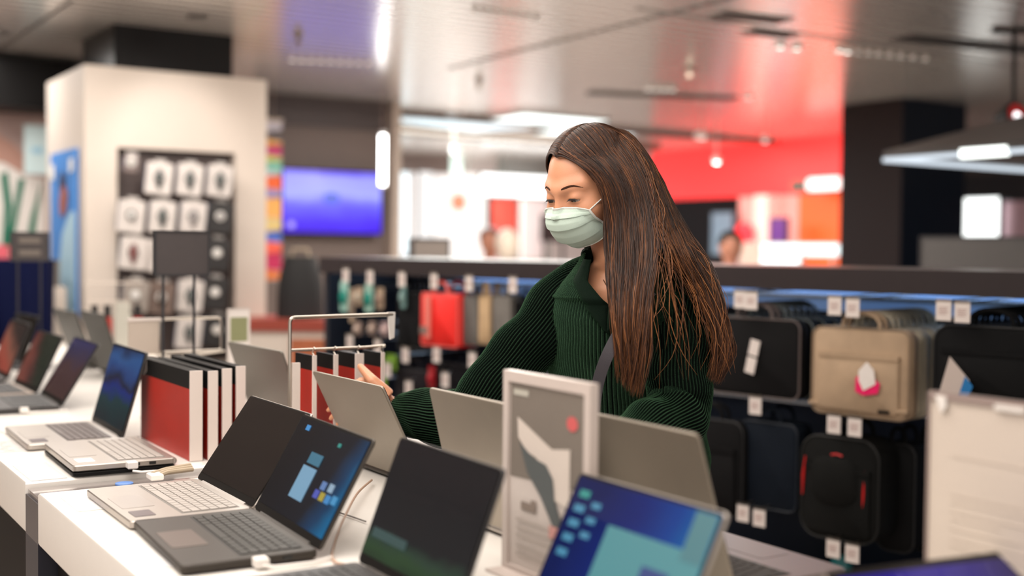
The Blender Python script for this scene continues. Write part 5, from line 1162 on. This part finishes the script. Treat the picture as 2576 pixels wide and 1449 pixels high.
        for k in range(30):
            u = -1 + 2 * k / 29; q = (u + 1) * 4; i = min(int(q), 7); p = pts[i].lerp(pts[i + 1], q - i); out = Vector((u * .0028, .0038, -.0036))
            m.tube([HL @ p, HL @ (p + out * .55 + Vector((0, .0004, -.0004))), HL @ (p + out + Vector((0, 0, .0012)))], [.00026, .0002, .0001], 4)
        m.build('eyelashes', mat('lash', (.010, .007, .006), .6), root)
        m = MB(); bp = []
        for k in range(9):
            u = k / 8; x = s * (.0155 + .0365 * u); z = .0232 + .0038 * sin(min(1, u / .62) * pi / 2) - .0060 * max(0, (u - .55) / .45) ** 1.4
            bp.append((on_face(x, z, .0004), (.0018, .0026, .0027, .0026, .0024, .0020, .0016, .0011, .0005)[k]))
        rr = []
        for p, h_ in bp: rr.append([HL @ (p + Vector((0, -.001, -h_))), HL @ (p + Vector((0, .0005, -h_ * .5))), HL @ (p + Vector((0, .0006, h_ * .5))), HL @ (p + Vector((0, -.001, h_)))])
        m.loft(rr); m.build('eyebrow', mat('brow', (.060, .026, .015), .9, spec=.1), root)
    # ear
    for s in (-1, 1):
        m = MB(); m.ball((s * .074, -.005, -.006), (.006, .016, .030), n=20, m=14, mx=HL); m.tube([HL @ Vector((s * .079, -.005 + .017 * cos(a_), -.004 + .030 * sin(a_))) for a_ in [rad(q) for q in range(-70, 230, 20)]], .0035, 8); m.build('ear', skin, root)
    # ---- face mask
    mk = mat('mask_mint', (.52, .64, .56), .75, var=.04, vs=40, bump=.25, bs=900); mw = mat('mask_white_edge', (.72, .74, .70), .7)
    cy = [(0.000, .0965, -.011), (.12, .102, -.019), (.28, .1095, -.030), (.42, .1110, -.041), (.58, .1080, -.055), (.74, .100, -.070), (.88, .086, -.088), (1.0, .062, -.100)]
    ey = [(0.000, .064, -.021), (.5, .060, -.038), (1.0, .034, -.072)]
    def interp(tb, v):
        for i in range(len(tb) - 1):
            if v <= tb[i + 1][0] + 1e-9:
                k = (v - tb[i][0]) / (tb[i + 1][0] - tb[i][0]); return [tb[i][j] + (tb[i + 1][j] - tb[i][j]) * k for j in (1, 2)]
    NU, NV = 44, 60; G = []
    for j in range(NV + 1):
        v = j / NV; ycn, zcn = interp(cy, v); ye, ze = interp(ey, v); row = []
        for i in range(NU + 1):
            u = -1 + 2 * i / NU; au = abs(u)
            x = math.copysign((.0515 + .011 * v) * sin(au * pi / 2) ** 1.0, u) if au else 0
            k = 1 - (1 - au ** 2.2) if True else au
            y = ycn + (ye - ycn) * au ** 2.0; z = zcn + (ze - zcn) * au ** 1.7
            # keep clear of the skin
            for _ in range(6):
                dd = float(sdf(A(x, y, z)))
                if dd < .0022: g_ = Vector((x * .9, y - .0, z * .3)).normalized(); x += g_.x * (.0024 - dd); y += g_.y * (.0024 - dd); z += g_.z * (.0024 - dd)
            pl_ = .0042 * ((v * 3.3 + .15) % 1.0) * (1 - au ** 4) * (.15 < v < .88)
            row.append(Vector((x, y + pl_, z - pl_ * .3)))
        G.append(row)
    def sheet(G, mt, nm, thick=.0012, rows=None):
        m = MB(); nr = len(G); nc = len(G[0]); vs = [HL @ p for r in G for p in r]; fs = [(j * nc + i, j * nc + i + 1, (j + 1) * nc + i + 1, (j + 1) * nc + i) for j in range(nr - 1) for i in range(nc - 1)]
        m.add(vs, fs); o = m.build(nm, mt, root, ang=60); sd = o.modifiers.new('t', 'SOLIDIFY'); sd.thickness = thick; sd.offset = 0; return o
    mo = sheet(G, mk, 'face_mask')
    fwd = Vector((0, .0012, 0))
    m = MB(); m.tube([HL @ (p + fwd) for p in G[0]], .0014, 6); m.tube([HL @ (p + fwd * .6) for p in G[2]], .0007, 6); m.tube([HL @ (p + fwd) for p in G[NV]], .0014, 6)
    for c_ in (0, NU): m.tube([HL @ (G[j][c_] + Vector((.001 * (1 if c_ else -1), .0006, 0))) for j in range(NV + 1)], .0022, 6)
    e_ = m.build('mask_hem', mw, root)
    for s, c_ in ((-1, 0), (1, NU)):
        top = G[1][c_]; bot = G[NV - 1][c_]; p2 = Vector((s * .080, -.012, .020)); p3 = Vector((s * .082, -.022, -.01)); p4 = Vector((s * .074, -.008, -.035))
        m = MB(); m.tube([HL @ q for q in (top, top.lerp(p2, .5) + Vector((s * .004, 0, 0)), p2, p3, p4, bot.lerp(p4, .4) + Vector((s * .006, 0, 0)), bot)], .0013, 6); m.build('ear_loop', mw, root)
    # ---- sweater
    swv = mat('sweater_valley_shade', (.0035, .006, .0045), .95, var=.3, vs=200, spec=.05)  # rib shade and highlights painted in as dark grooves and lighter ridges
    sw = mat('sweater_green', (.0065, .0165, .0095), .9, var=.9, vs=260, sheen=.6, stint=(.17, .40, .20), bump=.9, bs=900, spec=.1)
    swd = mat('collar_dark_green', (.004, .010, .006), .9, var=.2, vs=200, sheen=.15, stint=(.05, .2, .08), bump=.6, bs=900, spec=.1)
    S = MB(); NR = 888
    def ribring(c, w_, d_, a, f, amp, e=2.2, n=NR, per=6, ph_=0):
        out = []
        for k in range(n):
            t = 2 * pi * k / n; cx_ = cos(t); sx_ = sin(t); r_ = 1
            x = math.copysign(abs(cx_) ** (2 / e), cx_) * w_; y = math.copysign(abs(sx_) ** (2 / e), sx_) * d_
            v = Vector((x, y)); l_ = v.length; v *= (l_ + amp * (.5 + .5 * cos(2 * pi * k / per))) / l_
            out.append(c + a * v.x + f * v.y)
        return out
    sprof = [(.80, .165, .130), (.86, .168, .132), (.95, .160, .125), (1.04, .155, .120), (1.12, .158, .122), (1.20, .162, .128), (1.26, .160, .125), (1.30, .150, .112), (1.33, .126, .095), (1.354, .102, .080), (1.372, .084, .073), (1.39, .074, .070)]
    levels = []
    for i in range(len(sprof) - 1):
        for k in range(8):
            s = k / 8; a_, b_ = sprof[i], sprof[i + 1]; levels.append([a_[j] + (b_[j] - a_[j]) * s for j in range(3)])
    levels.append(list(sprof[-1]))
    rg = []
    for z, w_, d_ in levels:
        fold = .004 * sin(z * 60)
        rg.append(ribring(tc(z) + ft * (.008 if z > 1.3 else 0), w_ + fold, d_ - fold * .5, al, ft, .0042, e=2.3))
    nr = len(rg); vs = [p for r in rg for p in r]; fs = []
    # V opening cut from the front; its point lies low on the chest
    vb = 1.284
    def inV(z, k, w_=.15):
        t = 2 * pi * k / NR; x = cos(t); y = sin(t)
        return y > 0 and z > vb and abs(x * w_) < min((z - vb) * 1.1, .060)
    for j in range(nr - 1):
        for i in range(NR):
            if inV(levels[j][0], i, levels[j][1]): continue
            i2 = (i + 1) % NR; fs.append((j * NR + i, j * NR + i2, (j + 1) * NR + i2, (j + 1) * NR + i))
    S.add([L(p) for p in vs], fs)
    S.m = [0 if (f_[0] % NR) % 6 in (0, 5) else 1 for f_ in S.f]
    def sleeve(path, rad_, nseg=70, per=6, n=360):
        # smooth path
        P = [Vector(p) for p in path]; pts = []; rr = []
        for i in range(len(P) - 1):
            p0, p1, p2, p3 = P[max(i - 1, 0)], P[i], P[i + 1], P[min(i + 2, len(P) - 1)]
            for k in range(12):
                s = k / 12; pts.append(.5 * ((2 * p1) + (p2 - p0) * s + (2 * p0 - 5 * p1 + 4 * p2 - p3) * s * s + (3 * p1 - p0 - 3 * p2 + p3) * s ** 3)); rr.append(rad_[i] + (rad_[i + 1] - rad_[i]) * s)
        pts.append(P[-1]); rr.append(rad_[-1]); rings = []; pu = None
        for i, p in enumerate(pts):
            t = (pts[min(i + 1, len(pts) - 1)] - pts[max(i - 1, 0)]).normalized()
            if pu is None: pu = t.cross(Z_).normalized()
            pu = (pu - t * pu.dot(t)).normalized(); q = t.cross(pu); ring_ = []
            for k in range(n):
                a_ = 2 * pi * k / n; rad2 = rr[i] + .0046 * (.5 + .5 * cos(2 * pi * k / per)) + .006 * mnoise.noise(Vector((a_ * .8, i * .12, 3.1))) + .003 * sin(i * .55 + 2 * sin(a_))
                ring_.append(L(p + (pu * cos(a_) + q * sin(a_)) * rad2))
            rings.append(ring_)
        n0 = len(S.f); S.loft(rings, cap=False)
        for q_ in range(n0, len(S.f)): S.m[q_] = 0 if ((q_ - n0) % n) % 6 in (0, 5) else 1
    sleeve([SR + al * .07 + Z_ * .004, SR + Z_ * -.004, SR.lerp(eR, .35), SR.lerp(eR, .7), eR, eR.lerp(wR, .5) - Z_ * .004, wR + (wR - eR).normalized() * -.02], [.058, .061, .060, .061, .059, .053, .040])
    sleeve([SL - al * .07 + Z_ * .004, SL + Z_ * -.004, SL.lerp(eL, .35), SL.lerp(eL, .7), eL, eL.lerp(wL, .5), wL], [.058, .062, .060, .060, .058, .052, .042])
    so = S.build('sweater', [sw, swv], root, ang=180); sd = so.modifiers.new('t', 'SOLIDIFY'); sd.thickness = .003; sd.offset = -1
    # collar band following the V
    def torso_pt(z, x, off=.006):
        for i in range(len(levels) - 1):
            if levels[i + 1][0] >= z: break
        a_, b_ = levels[i], levels[i + 1]; s = (z - a_[0]) / (b_[0] - a_[0]); w_ = a_[1] + (b_[1] - a_[1]) * s; d_ = a_[2] + (b_[2] - a_[2]) * s
        x = max(-w_ * .985, min(w_ * .985, x)); yy = d_ * max(0, 1 - abs(x / w_) ** 2.3) ** (1 / 2.3); return tc(z) + ft * ((.008 if z > 1.3 else 0) + yy + off) + al * x
    for s in (-1, 1):
        rows = []
        for k in range(26):
            z = vb - .045 + (1.378 - vb + .045) * k / 25; xi = min(max(-.0, (z - vb) * 1.1), .058) ; 
            row = []
            for q in range(6):
                wv = .050 * q / 5 * (1 - .62 * max(0, (k - 8) / 17))
                x = s * (xi + wv - (.009 if z > vb else 0)); zz = z - .010 * q / 5 * 0
                row.append(L(torso_pt(min(zz, 1.385), x, .0135 - .0018 * abs(q - 2.5))))
            rows.append(row)
        # crop the tip below the V to a point
        for k, row in enumerate(rows):
            z = vb - .045 + (1.378 - vb + .045) * k / 25
            if z < vb:
                f_ = max(.02, (z - (vb - .045)) / .045)
                for q in range(6): row[q] = L(torso_pt(z, s * .046 * f_ * q / 5, .0135 - .0018 * abs(q - 2.5)))
        m = MB(); m.loft(rows, closed=False, cap=False); o = m.build('collar', swd, root, ang=180); sd = o.modifiers.new('t', 'SOLIDIFY'); sd.thickness = .004; sd.offset = 0
    # collar round the back of the neck
    m = MB(); cr = []
    for k in range(31):
        t = rad(152) + rad(236) * k / 30; p = tc(1.386) + ft * .008 + al * cos(t) * .078 + ft * sin(t) * .072
        cr.append(L(p + Z_ * (.006 - .012 * max(0, sin(t)))))
    m.tube(cr, .011, 10); m.build('neckband', swd, root)
    # trousers and shoes
    tr = mat('black_trousers', (.012, .012, .014), .8)
    m = MB(); m.loft([[L(p) for p in ring(tc(z), w_, d_)] for z, w_, d_ in ((.74, .15, .11), (.80, .172, .125), (.88, .172, .128), (.96, .150, .112))])
    for s, an in zip((-1, 1), feet):
        h = tc(.86) + al * .085 * s; kn_ = Vector((h.x, h.y, .48)) + ft * .02 + al * .01 * s
        m.tube([L(q) for q in (h + Z_ * .02, h, h.lerp(kn_, .5), kn_, kn_.lerp(an, .5), an + Z_ * .01)], [.09, .1, .085, .068, .062, .055], 24)
    m.build('trousers', tr, root)
    for s, an in zip((-1, 1), feet):
        m = MB(); rr = []
        for y, w_, h_ in ((-.065, .022, .05), (-.05, .034, .075), (0, .038, .085), (.06, .043, .065), (.12, .044, .050), (.165, .034, .038), (.185, .014, .022)):
            c = Vector((an.x, an.y, 0)) + ft * y; rr.append([L(c + al * w_ * cos(2 * pi * i / 20) + Z_ * (h_ / 2 + h_ / 2 * sin(2 * pi * i / 20))) for i in range(20)])
        m.loft(rr); m.build('shoe', black_plain, root)
    # necklace
    m = MB(); pts = []
    for k in range(21):
        u = -1 + 2 * k / 20; x = .050 * u; z = 1.318 + .055 * abs(u) ** 1.5; pts.append(L(tc(z) + ft * (.004 + .088 - .05 * abs(u) ** 2.2 - (z - 1.318) * .4) + al * x))
    m.tube(pts, .0009, 6); m.build('necklace', mat('chain', (.25, .14, .08), .3, .8), root)
    # ---- hair
    hm = []
    for i, c in enumerate(((.018, .0065, .0038), (.038, .0135, .006), (.082, .029, .011), (.18, .064, .021), (.33, .125, .042))):
        h_ = mat('hair_brown_%d' % i, c, .38, var=.2, vs=60, spec=.4); h_.node_tree.nodes['Principled BSDF'].inputs['Anisotropic'].default_value = .5; hm.append(h_)
    H = MB(); rnd = random.Random(11)
    def spl(P, n_):
        out = []
        for i in range(n_):
            q = i / (n_ - 1) * (len(P) - 1); k = min(int(q), len(P) - 2); s = q - k
            p0, p1, p2, p3 = P[max(k - 1, 0)], P[k], P[k + 1], P[min(k + 2, len(P) - 1)]
            out.append(.5 * ((2 * p1) + (p2 - p0) * s + (2 * p0 - 5 * p1 + 4 * p2 - p3) * s * s + (3 * p1 - p0 - 3 * p2 + p3) * s ** 3))
        return out
    HI = HM.inverted(); cc = Vector((0, -.012, .035)); cr_ = Vector((.074, .094, .084))
    def part(u):
        y = .072 - .135 * u; kk = sqrt(max(.05, 1 - ((y + .012) / .0975) ** 2)); return HM @ Vector((.002, y, .035 + .0875 * kk + .001))
    def clear(p_, e):
        q = HI @ p_; v = Vector(((q.x - cc.x) / cr_.x, (q.y - cc.y) / cr_.y, (q.z - cc.z) / cr_.z)); l_ = v.length
        if l_ < e and l_ > .2: v *= e / l_; q = Vector((cc.x + v.x * cr_.x, cc.y + v.y * cr_.y, cc.z + v.z * cr_.z)); return HM @ q
        return p_
    def strand(P, r_, mi, n_=30):
        e_ = 1.055 + .05 * rnd.random(); pts = [clear(q, e_ if i_ else 1.05) for i_, q in enumerate(spl(P, n_))]; rs = [r_ * (.7 + .3 * min(1, i / 3)) * (1 - .85 * max(0, (i / (n_ - 1) - .75) / .25) ** 1.5) for i in range(n_)]
        H.tube([L(p) for p in pts], rs, 4, mi, cap=False)
        nf = (n_ - 1) * 4; cut = int(nf * .74)
        for q in range(len(H.m) - nf + cut, len(H.m)): H.m[q] = min(4, mi + 1)
    def fam(ga, gb, cnt, bias=1.0, endmax=1.0, jit=.004, curl=.010, mid=-.010, endvar=.22, layers=.016, warm=0, roots=True, ur=(0, 1)):
        wa = [at(*q[:2], Z=q[2]) for q in ga]; wb = [at(*q[:2], Z=q[2]) for q in gb]; N_ = len(wa)
        for c in range(cnt):
            s = rnd.random() ** bias; lock = round(s * 16) / 16; s2 = s * .72 + lock * .28; lay = rnd.random()
            ph1 = lock * 37 + rnd.random() * .6; end = endmax - endvar * rnd.random() ** 1.5; P = []
            for k in range(N_):
                kk = k / (N_ - 1) * end * (N_ - 1); i = min(int(kk), N_ - 2); f_ = kk - i; tt = kk / (N_ - 1)
                p = (wa[i] * (1 - f_) + wa[i + 1] * f_) * (1 - s2) + (wb[i] * (1 - f_) + wb[i + 1] * f_) * s2
                p = p + fw0 * (mid * sin(pi * s2) * (1 if tt < .6 else .5) + layers * lay * min(1, tt * 3) * (.3 + tt))
                p = p + r0 * (jit * rnd.gauss(0, 1) * min(1, tt * 2) * .5 + curl * max(0, tt - .45) * 1.6 * sin(ph1 + tt * 9)) + Z_ * jit * rnd.gauss(0, .5) * min(1, tt * 2) + fw0 * (curl * .6 * max(0, tt - .4) * cos(ph1 * 1.7 + tt * 8))
                P.append(part(ur[0] + (ur[1] - ur[0]) * s2) if (k == 0 and roots) else p)
            mi = min(4, max(0, int(rnd.gauss(1.5 + warm, .9))))
            strand(P, rnd.uniform(.0005, .0010), mi)
    g0 = [(1393, 386, 2.292), (1422, 396, 2.268), (1466, 420, 2.248), (1506, 462, 2.245), (1522, 520, 2.248), (1527, 620, 2.240), (1530, 720, 2.215), (1540, 820, 2.195), (1555, 900, 2.185), (1565, 965, 2.180)]
    g1 = [(1505, 317, 2.365), (1562, 345, 2.315), (1602, 400, 2.275), (1632, 470, 2.255), (1652, 540, 2.240), (1660, 620, 2.215), (1645, 720, 2.185), (1636, 820, 2.170), (1630, 900, 2.165), (1605, 1005, 2.165)]
    g2 = [(1500, 317, 2.365), (1575, 342, 2.335), (1622, 400, 2.295), (1650, 480, 2.265), (1668, 560, 2.245), (1690, 640, 2.215), (1738, 720, 2.205), (1762, 800, 2.200), (1776, 870, 2.200), (1786, 940, 2.205)]
    g3 = [(1515, 311, 2.385), (1585, 335, 2.395), (1640, 405, 2.390), (1682, 490, 2.370), (1728, 575, 2.345), (1780, 655, 2.310), (1815, 740, 2.280), (1832, 820, 2.260), (1842, 890, 2.255), (1798, 968, 2.250)]
    fam(g0, g1, 2300, bias=.9, warm=0, endvar=.34)
    fam(g2, g3, 1500, bias=.26, warm=.2, endvar=.25, ur=(.98, 1.18))
    fam(g2, g3, 1100, bias=.9, warm=.1, endmax=.64, endvar=.18, ur=(.98, 1.18))
    # loose flyaways
    fam(g1, g2, 45, jit=.012, curl=.03, warm=1.0, endvar=.4, ur=(.9, 1.1))
    fam(g2, g3, 40, jit=.010, curl=.035, warm=1.5, endvar=.3, ur=(.98, 1.18))
    # far side of the parting and the back of the head, in head coordinates
    def hp(x, y, z): return HM @ Vector((x, y, z))
    RA, RB = HM.inverted() @ at(1393, 386, Z=2.292), HM.inverted() @ at(1505, 317, Z=2.365)
    for c in range(1500):
        u = rnd.random(); q = HM.inverted() @ part(u * 1.1); P = []
        a0 = atan2(q.x, q.z - .035); yc = q.y
        for k in range(7):
            t = a0 + (rad(112) - a0) * k / 6; y = yc - (.050 + .03 * u) * (k / 6) ** 1.4
            kk = sqrt(max(.12, 1 - ((y + .012) / .101) ** 2)); P.append(hp(.0815 * kk * sin(t) + .001 * rnd.gauss(0, 1), y, .035 + .0925 * kk * cos(t) + .0015 * rnd.random()))
        P[0] = HM @ q
        e_ = HM.inverted() @ P[-1]
        for k in range(1, 6): P.append(hp(e_.x - .001 * k, e_.y - .010 * k, e_.z - .034 * k))
        strand(P, rnd.uniform(.0007, .0011), min(4, max(0, int(rnd.gauss(1.5, .9)))), 48)
    for c in range(700):
        u = rnd.random(); back = True
        px_ = -.012 - .01 * u; py_ = .080 - .13 * u; pz_ = .098 + .026 * sin(pi * min(1, .25 + u * .6))
        P = [part(.85 + .3 * u)]
        if not back:
            a0 = rnd.uniform(-.3, 1.0)
            for k in range(1, 5):
                t = k / 4 * rad(80); P.append(hp(.080 * sin(t) * 1.0, .075 - .145 * u - .03 * sin(t), -.0 + .118 * cos(t) + .0))
            for k in range(1, 7): P.append(hp(.084 + .004 * k, .018 - .08 * u - .004 * k + rnd.gauss(0, .004), .02 - .055 * k) + Z_ * .0)
        else:
            t_ = rnd.uniform(-1, 1)
            for k in range(1, 6):
                t = k / 5 * rad(95); P.append(hp(t_ * .078 * sin(t), -.012 - .099 * sin(t) * sqrt(max(.1, 1 - (t_ * .85) ** 2)), .035 + .089 * cos(t)))
            base = P[-1].copy(); dn = (tc(1.30) - ft * .13 + al * t_ * .12) - base
            for k in range(1, 6): P.append(base + dn * (k / 2.0 if k <= 2 else 1) + (Z_ * -.075 * (k - 2) if k > 2 else Z_ * 0) + al * rnd.gauss(0, .004))
        strand(P, rnd.uniform(.0008, .0013), min(3, max(0, int(rnd.gauss(1.3, .8)))), 48)
    ho = H.build('hair', hm, root, ang=180, recalc=False)
    # scalp cap under the strands
    m = MB(); nu_, nv_ = 128, 96; vs = []; ok = []
    for j in range(nv_ + 1):
        a_ = -pi / 2 + pi * j / nv_
        for i in range(nu_):
            b_ = 2 * pi * i / nu_; p = Vector((.0765 * cos(a_) * cos(b_), -.012 + .0955 * cos(a_) * sin(b_), .035 + .0865 * sin(a_)))
            ok.append((p.y - .022) * 1.05 < (p.z - .02) and p.z > -.075 and not (p.y > .055 and p.z < .088)); vs.append(HL @ p)
    fs = []
    for j in range(nv_):
        for i in range(nu_):
            f_ = (j * nu_ + i, j * nu_ + (i + 1) % nu_, (j + 1) * nu_ + (i + 1) % nu_, (j + 1) * nu_ + i)
            if all(ok[q] for q in f_): fs.append(f_)
    m.add(vs, fs); m.build('hair_base', hm[0], root, ang=180)
    # ---- bag strap across the chest
    t = thing('crossbody_bag', 'dark grey crossbody bag strap over the sweater of the woman', 'bag', root.location, 0)
    pth = [(1640, 730, 2.235), (1600, 775, 2.215), (1562, 830, 2.20), (1530, 890, 2.19), (1508, 950, 2.20), (1497, 1010, 2.215), (1490, 1080, 2.23)]
    P = spl([at(*q[:2], Z=q[2]) for q in pth], 30); m = MB(); rr = []
    for i, p in enumerate(P):
        tn = (P[min(i + 1, 29)] - P[max(i - 1, 0)]).normalized(); sd_ = tn.cross(-fw0).normalized() * .011
        rr.append([L(p - sd_), L(p + sd_), L(p + sd_ + fw0 * .003), L(p - sd_ + fw0 * .003)])
    m.loft(rr); m.build('strap', mat('strap_grey', (.065, .058, .068), .6, bump=.4, bs=800), t, smooth=True)
    c = tc(.93) - al * .215 - ft * .02; R_ = Matrix.Translation(L(c)) @ Matrix((al, ft, Z_)).transposed().to_4x4()
    m = MB(); m.prism(rrect(.20, .14, .03), -.03, .03, mx=R_ @ Matrix.Rotation(rad(90), 4, 'X'), bev=.01); m.build('pouch', mat('pouch_black', (.02, .018, .02), .5), t)
    m = MB(); m.tube([L(P[-1]), L(P[-1].lerp(c + Z_ * .07, .5)), L(c + Z_ * .07)], .006, 8); m.build('strap_end', mat('strap_grey', (.065, .058, .068), .6), t)
woman()
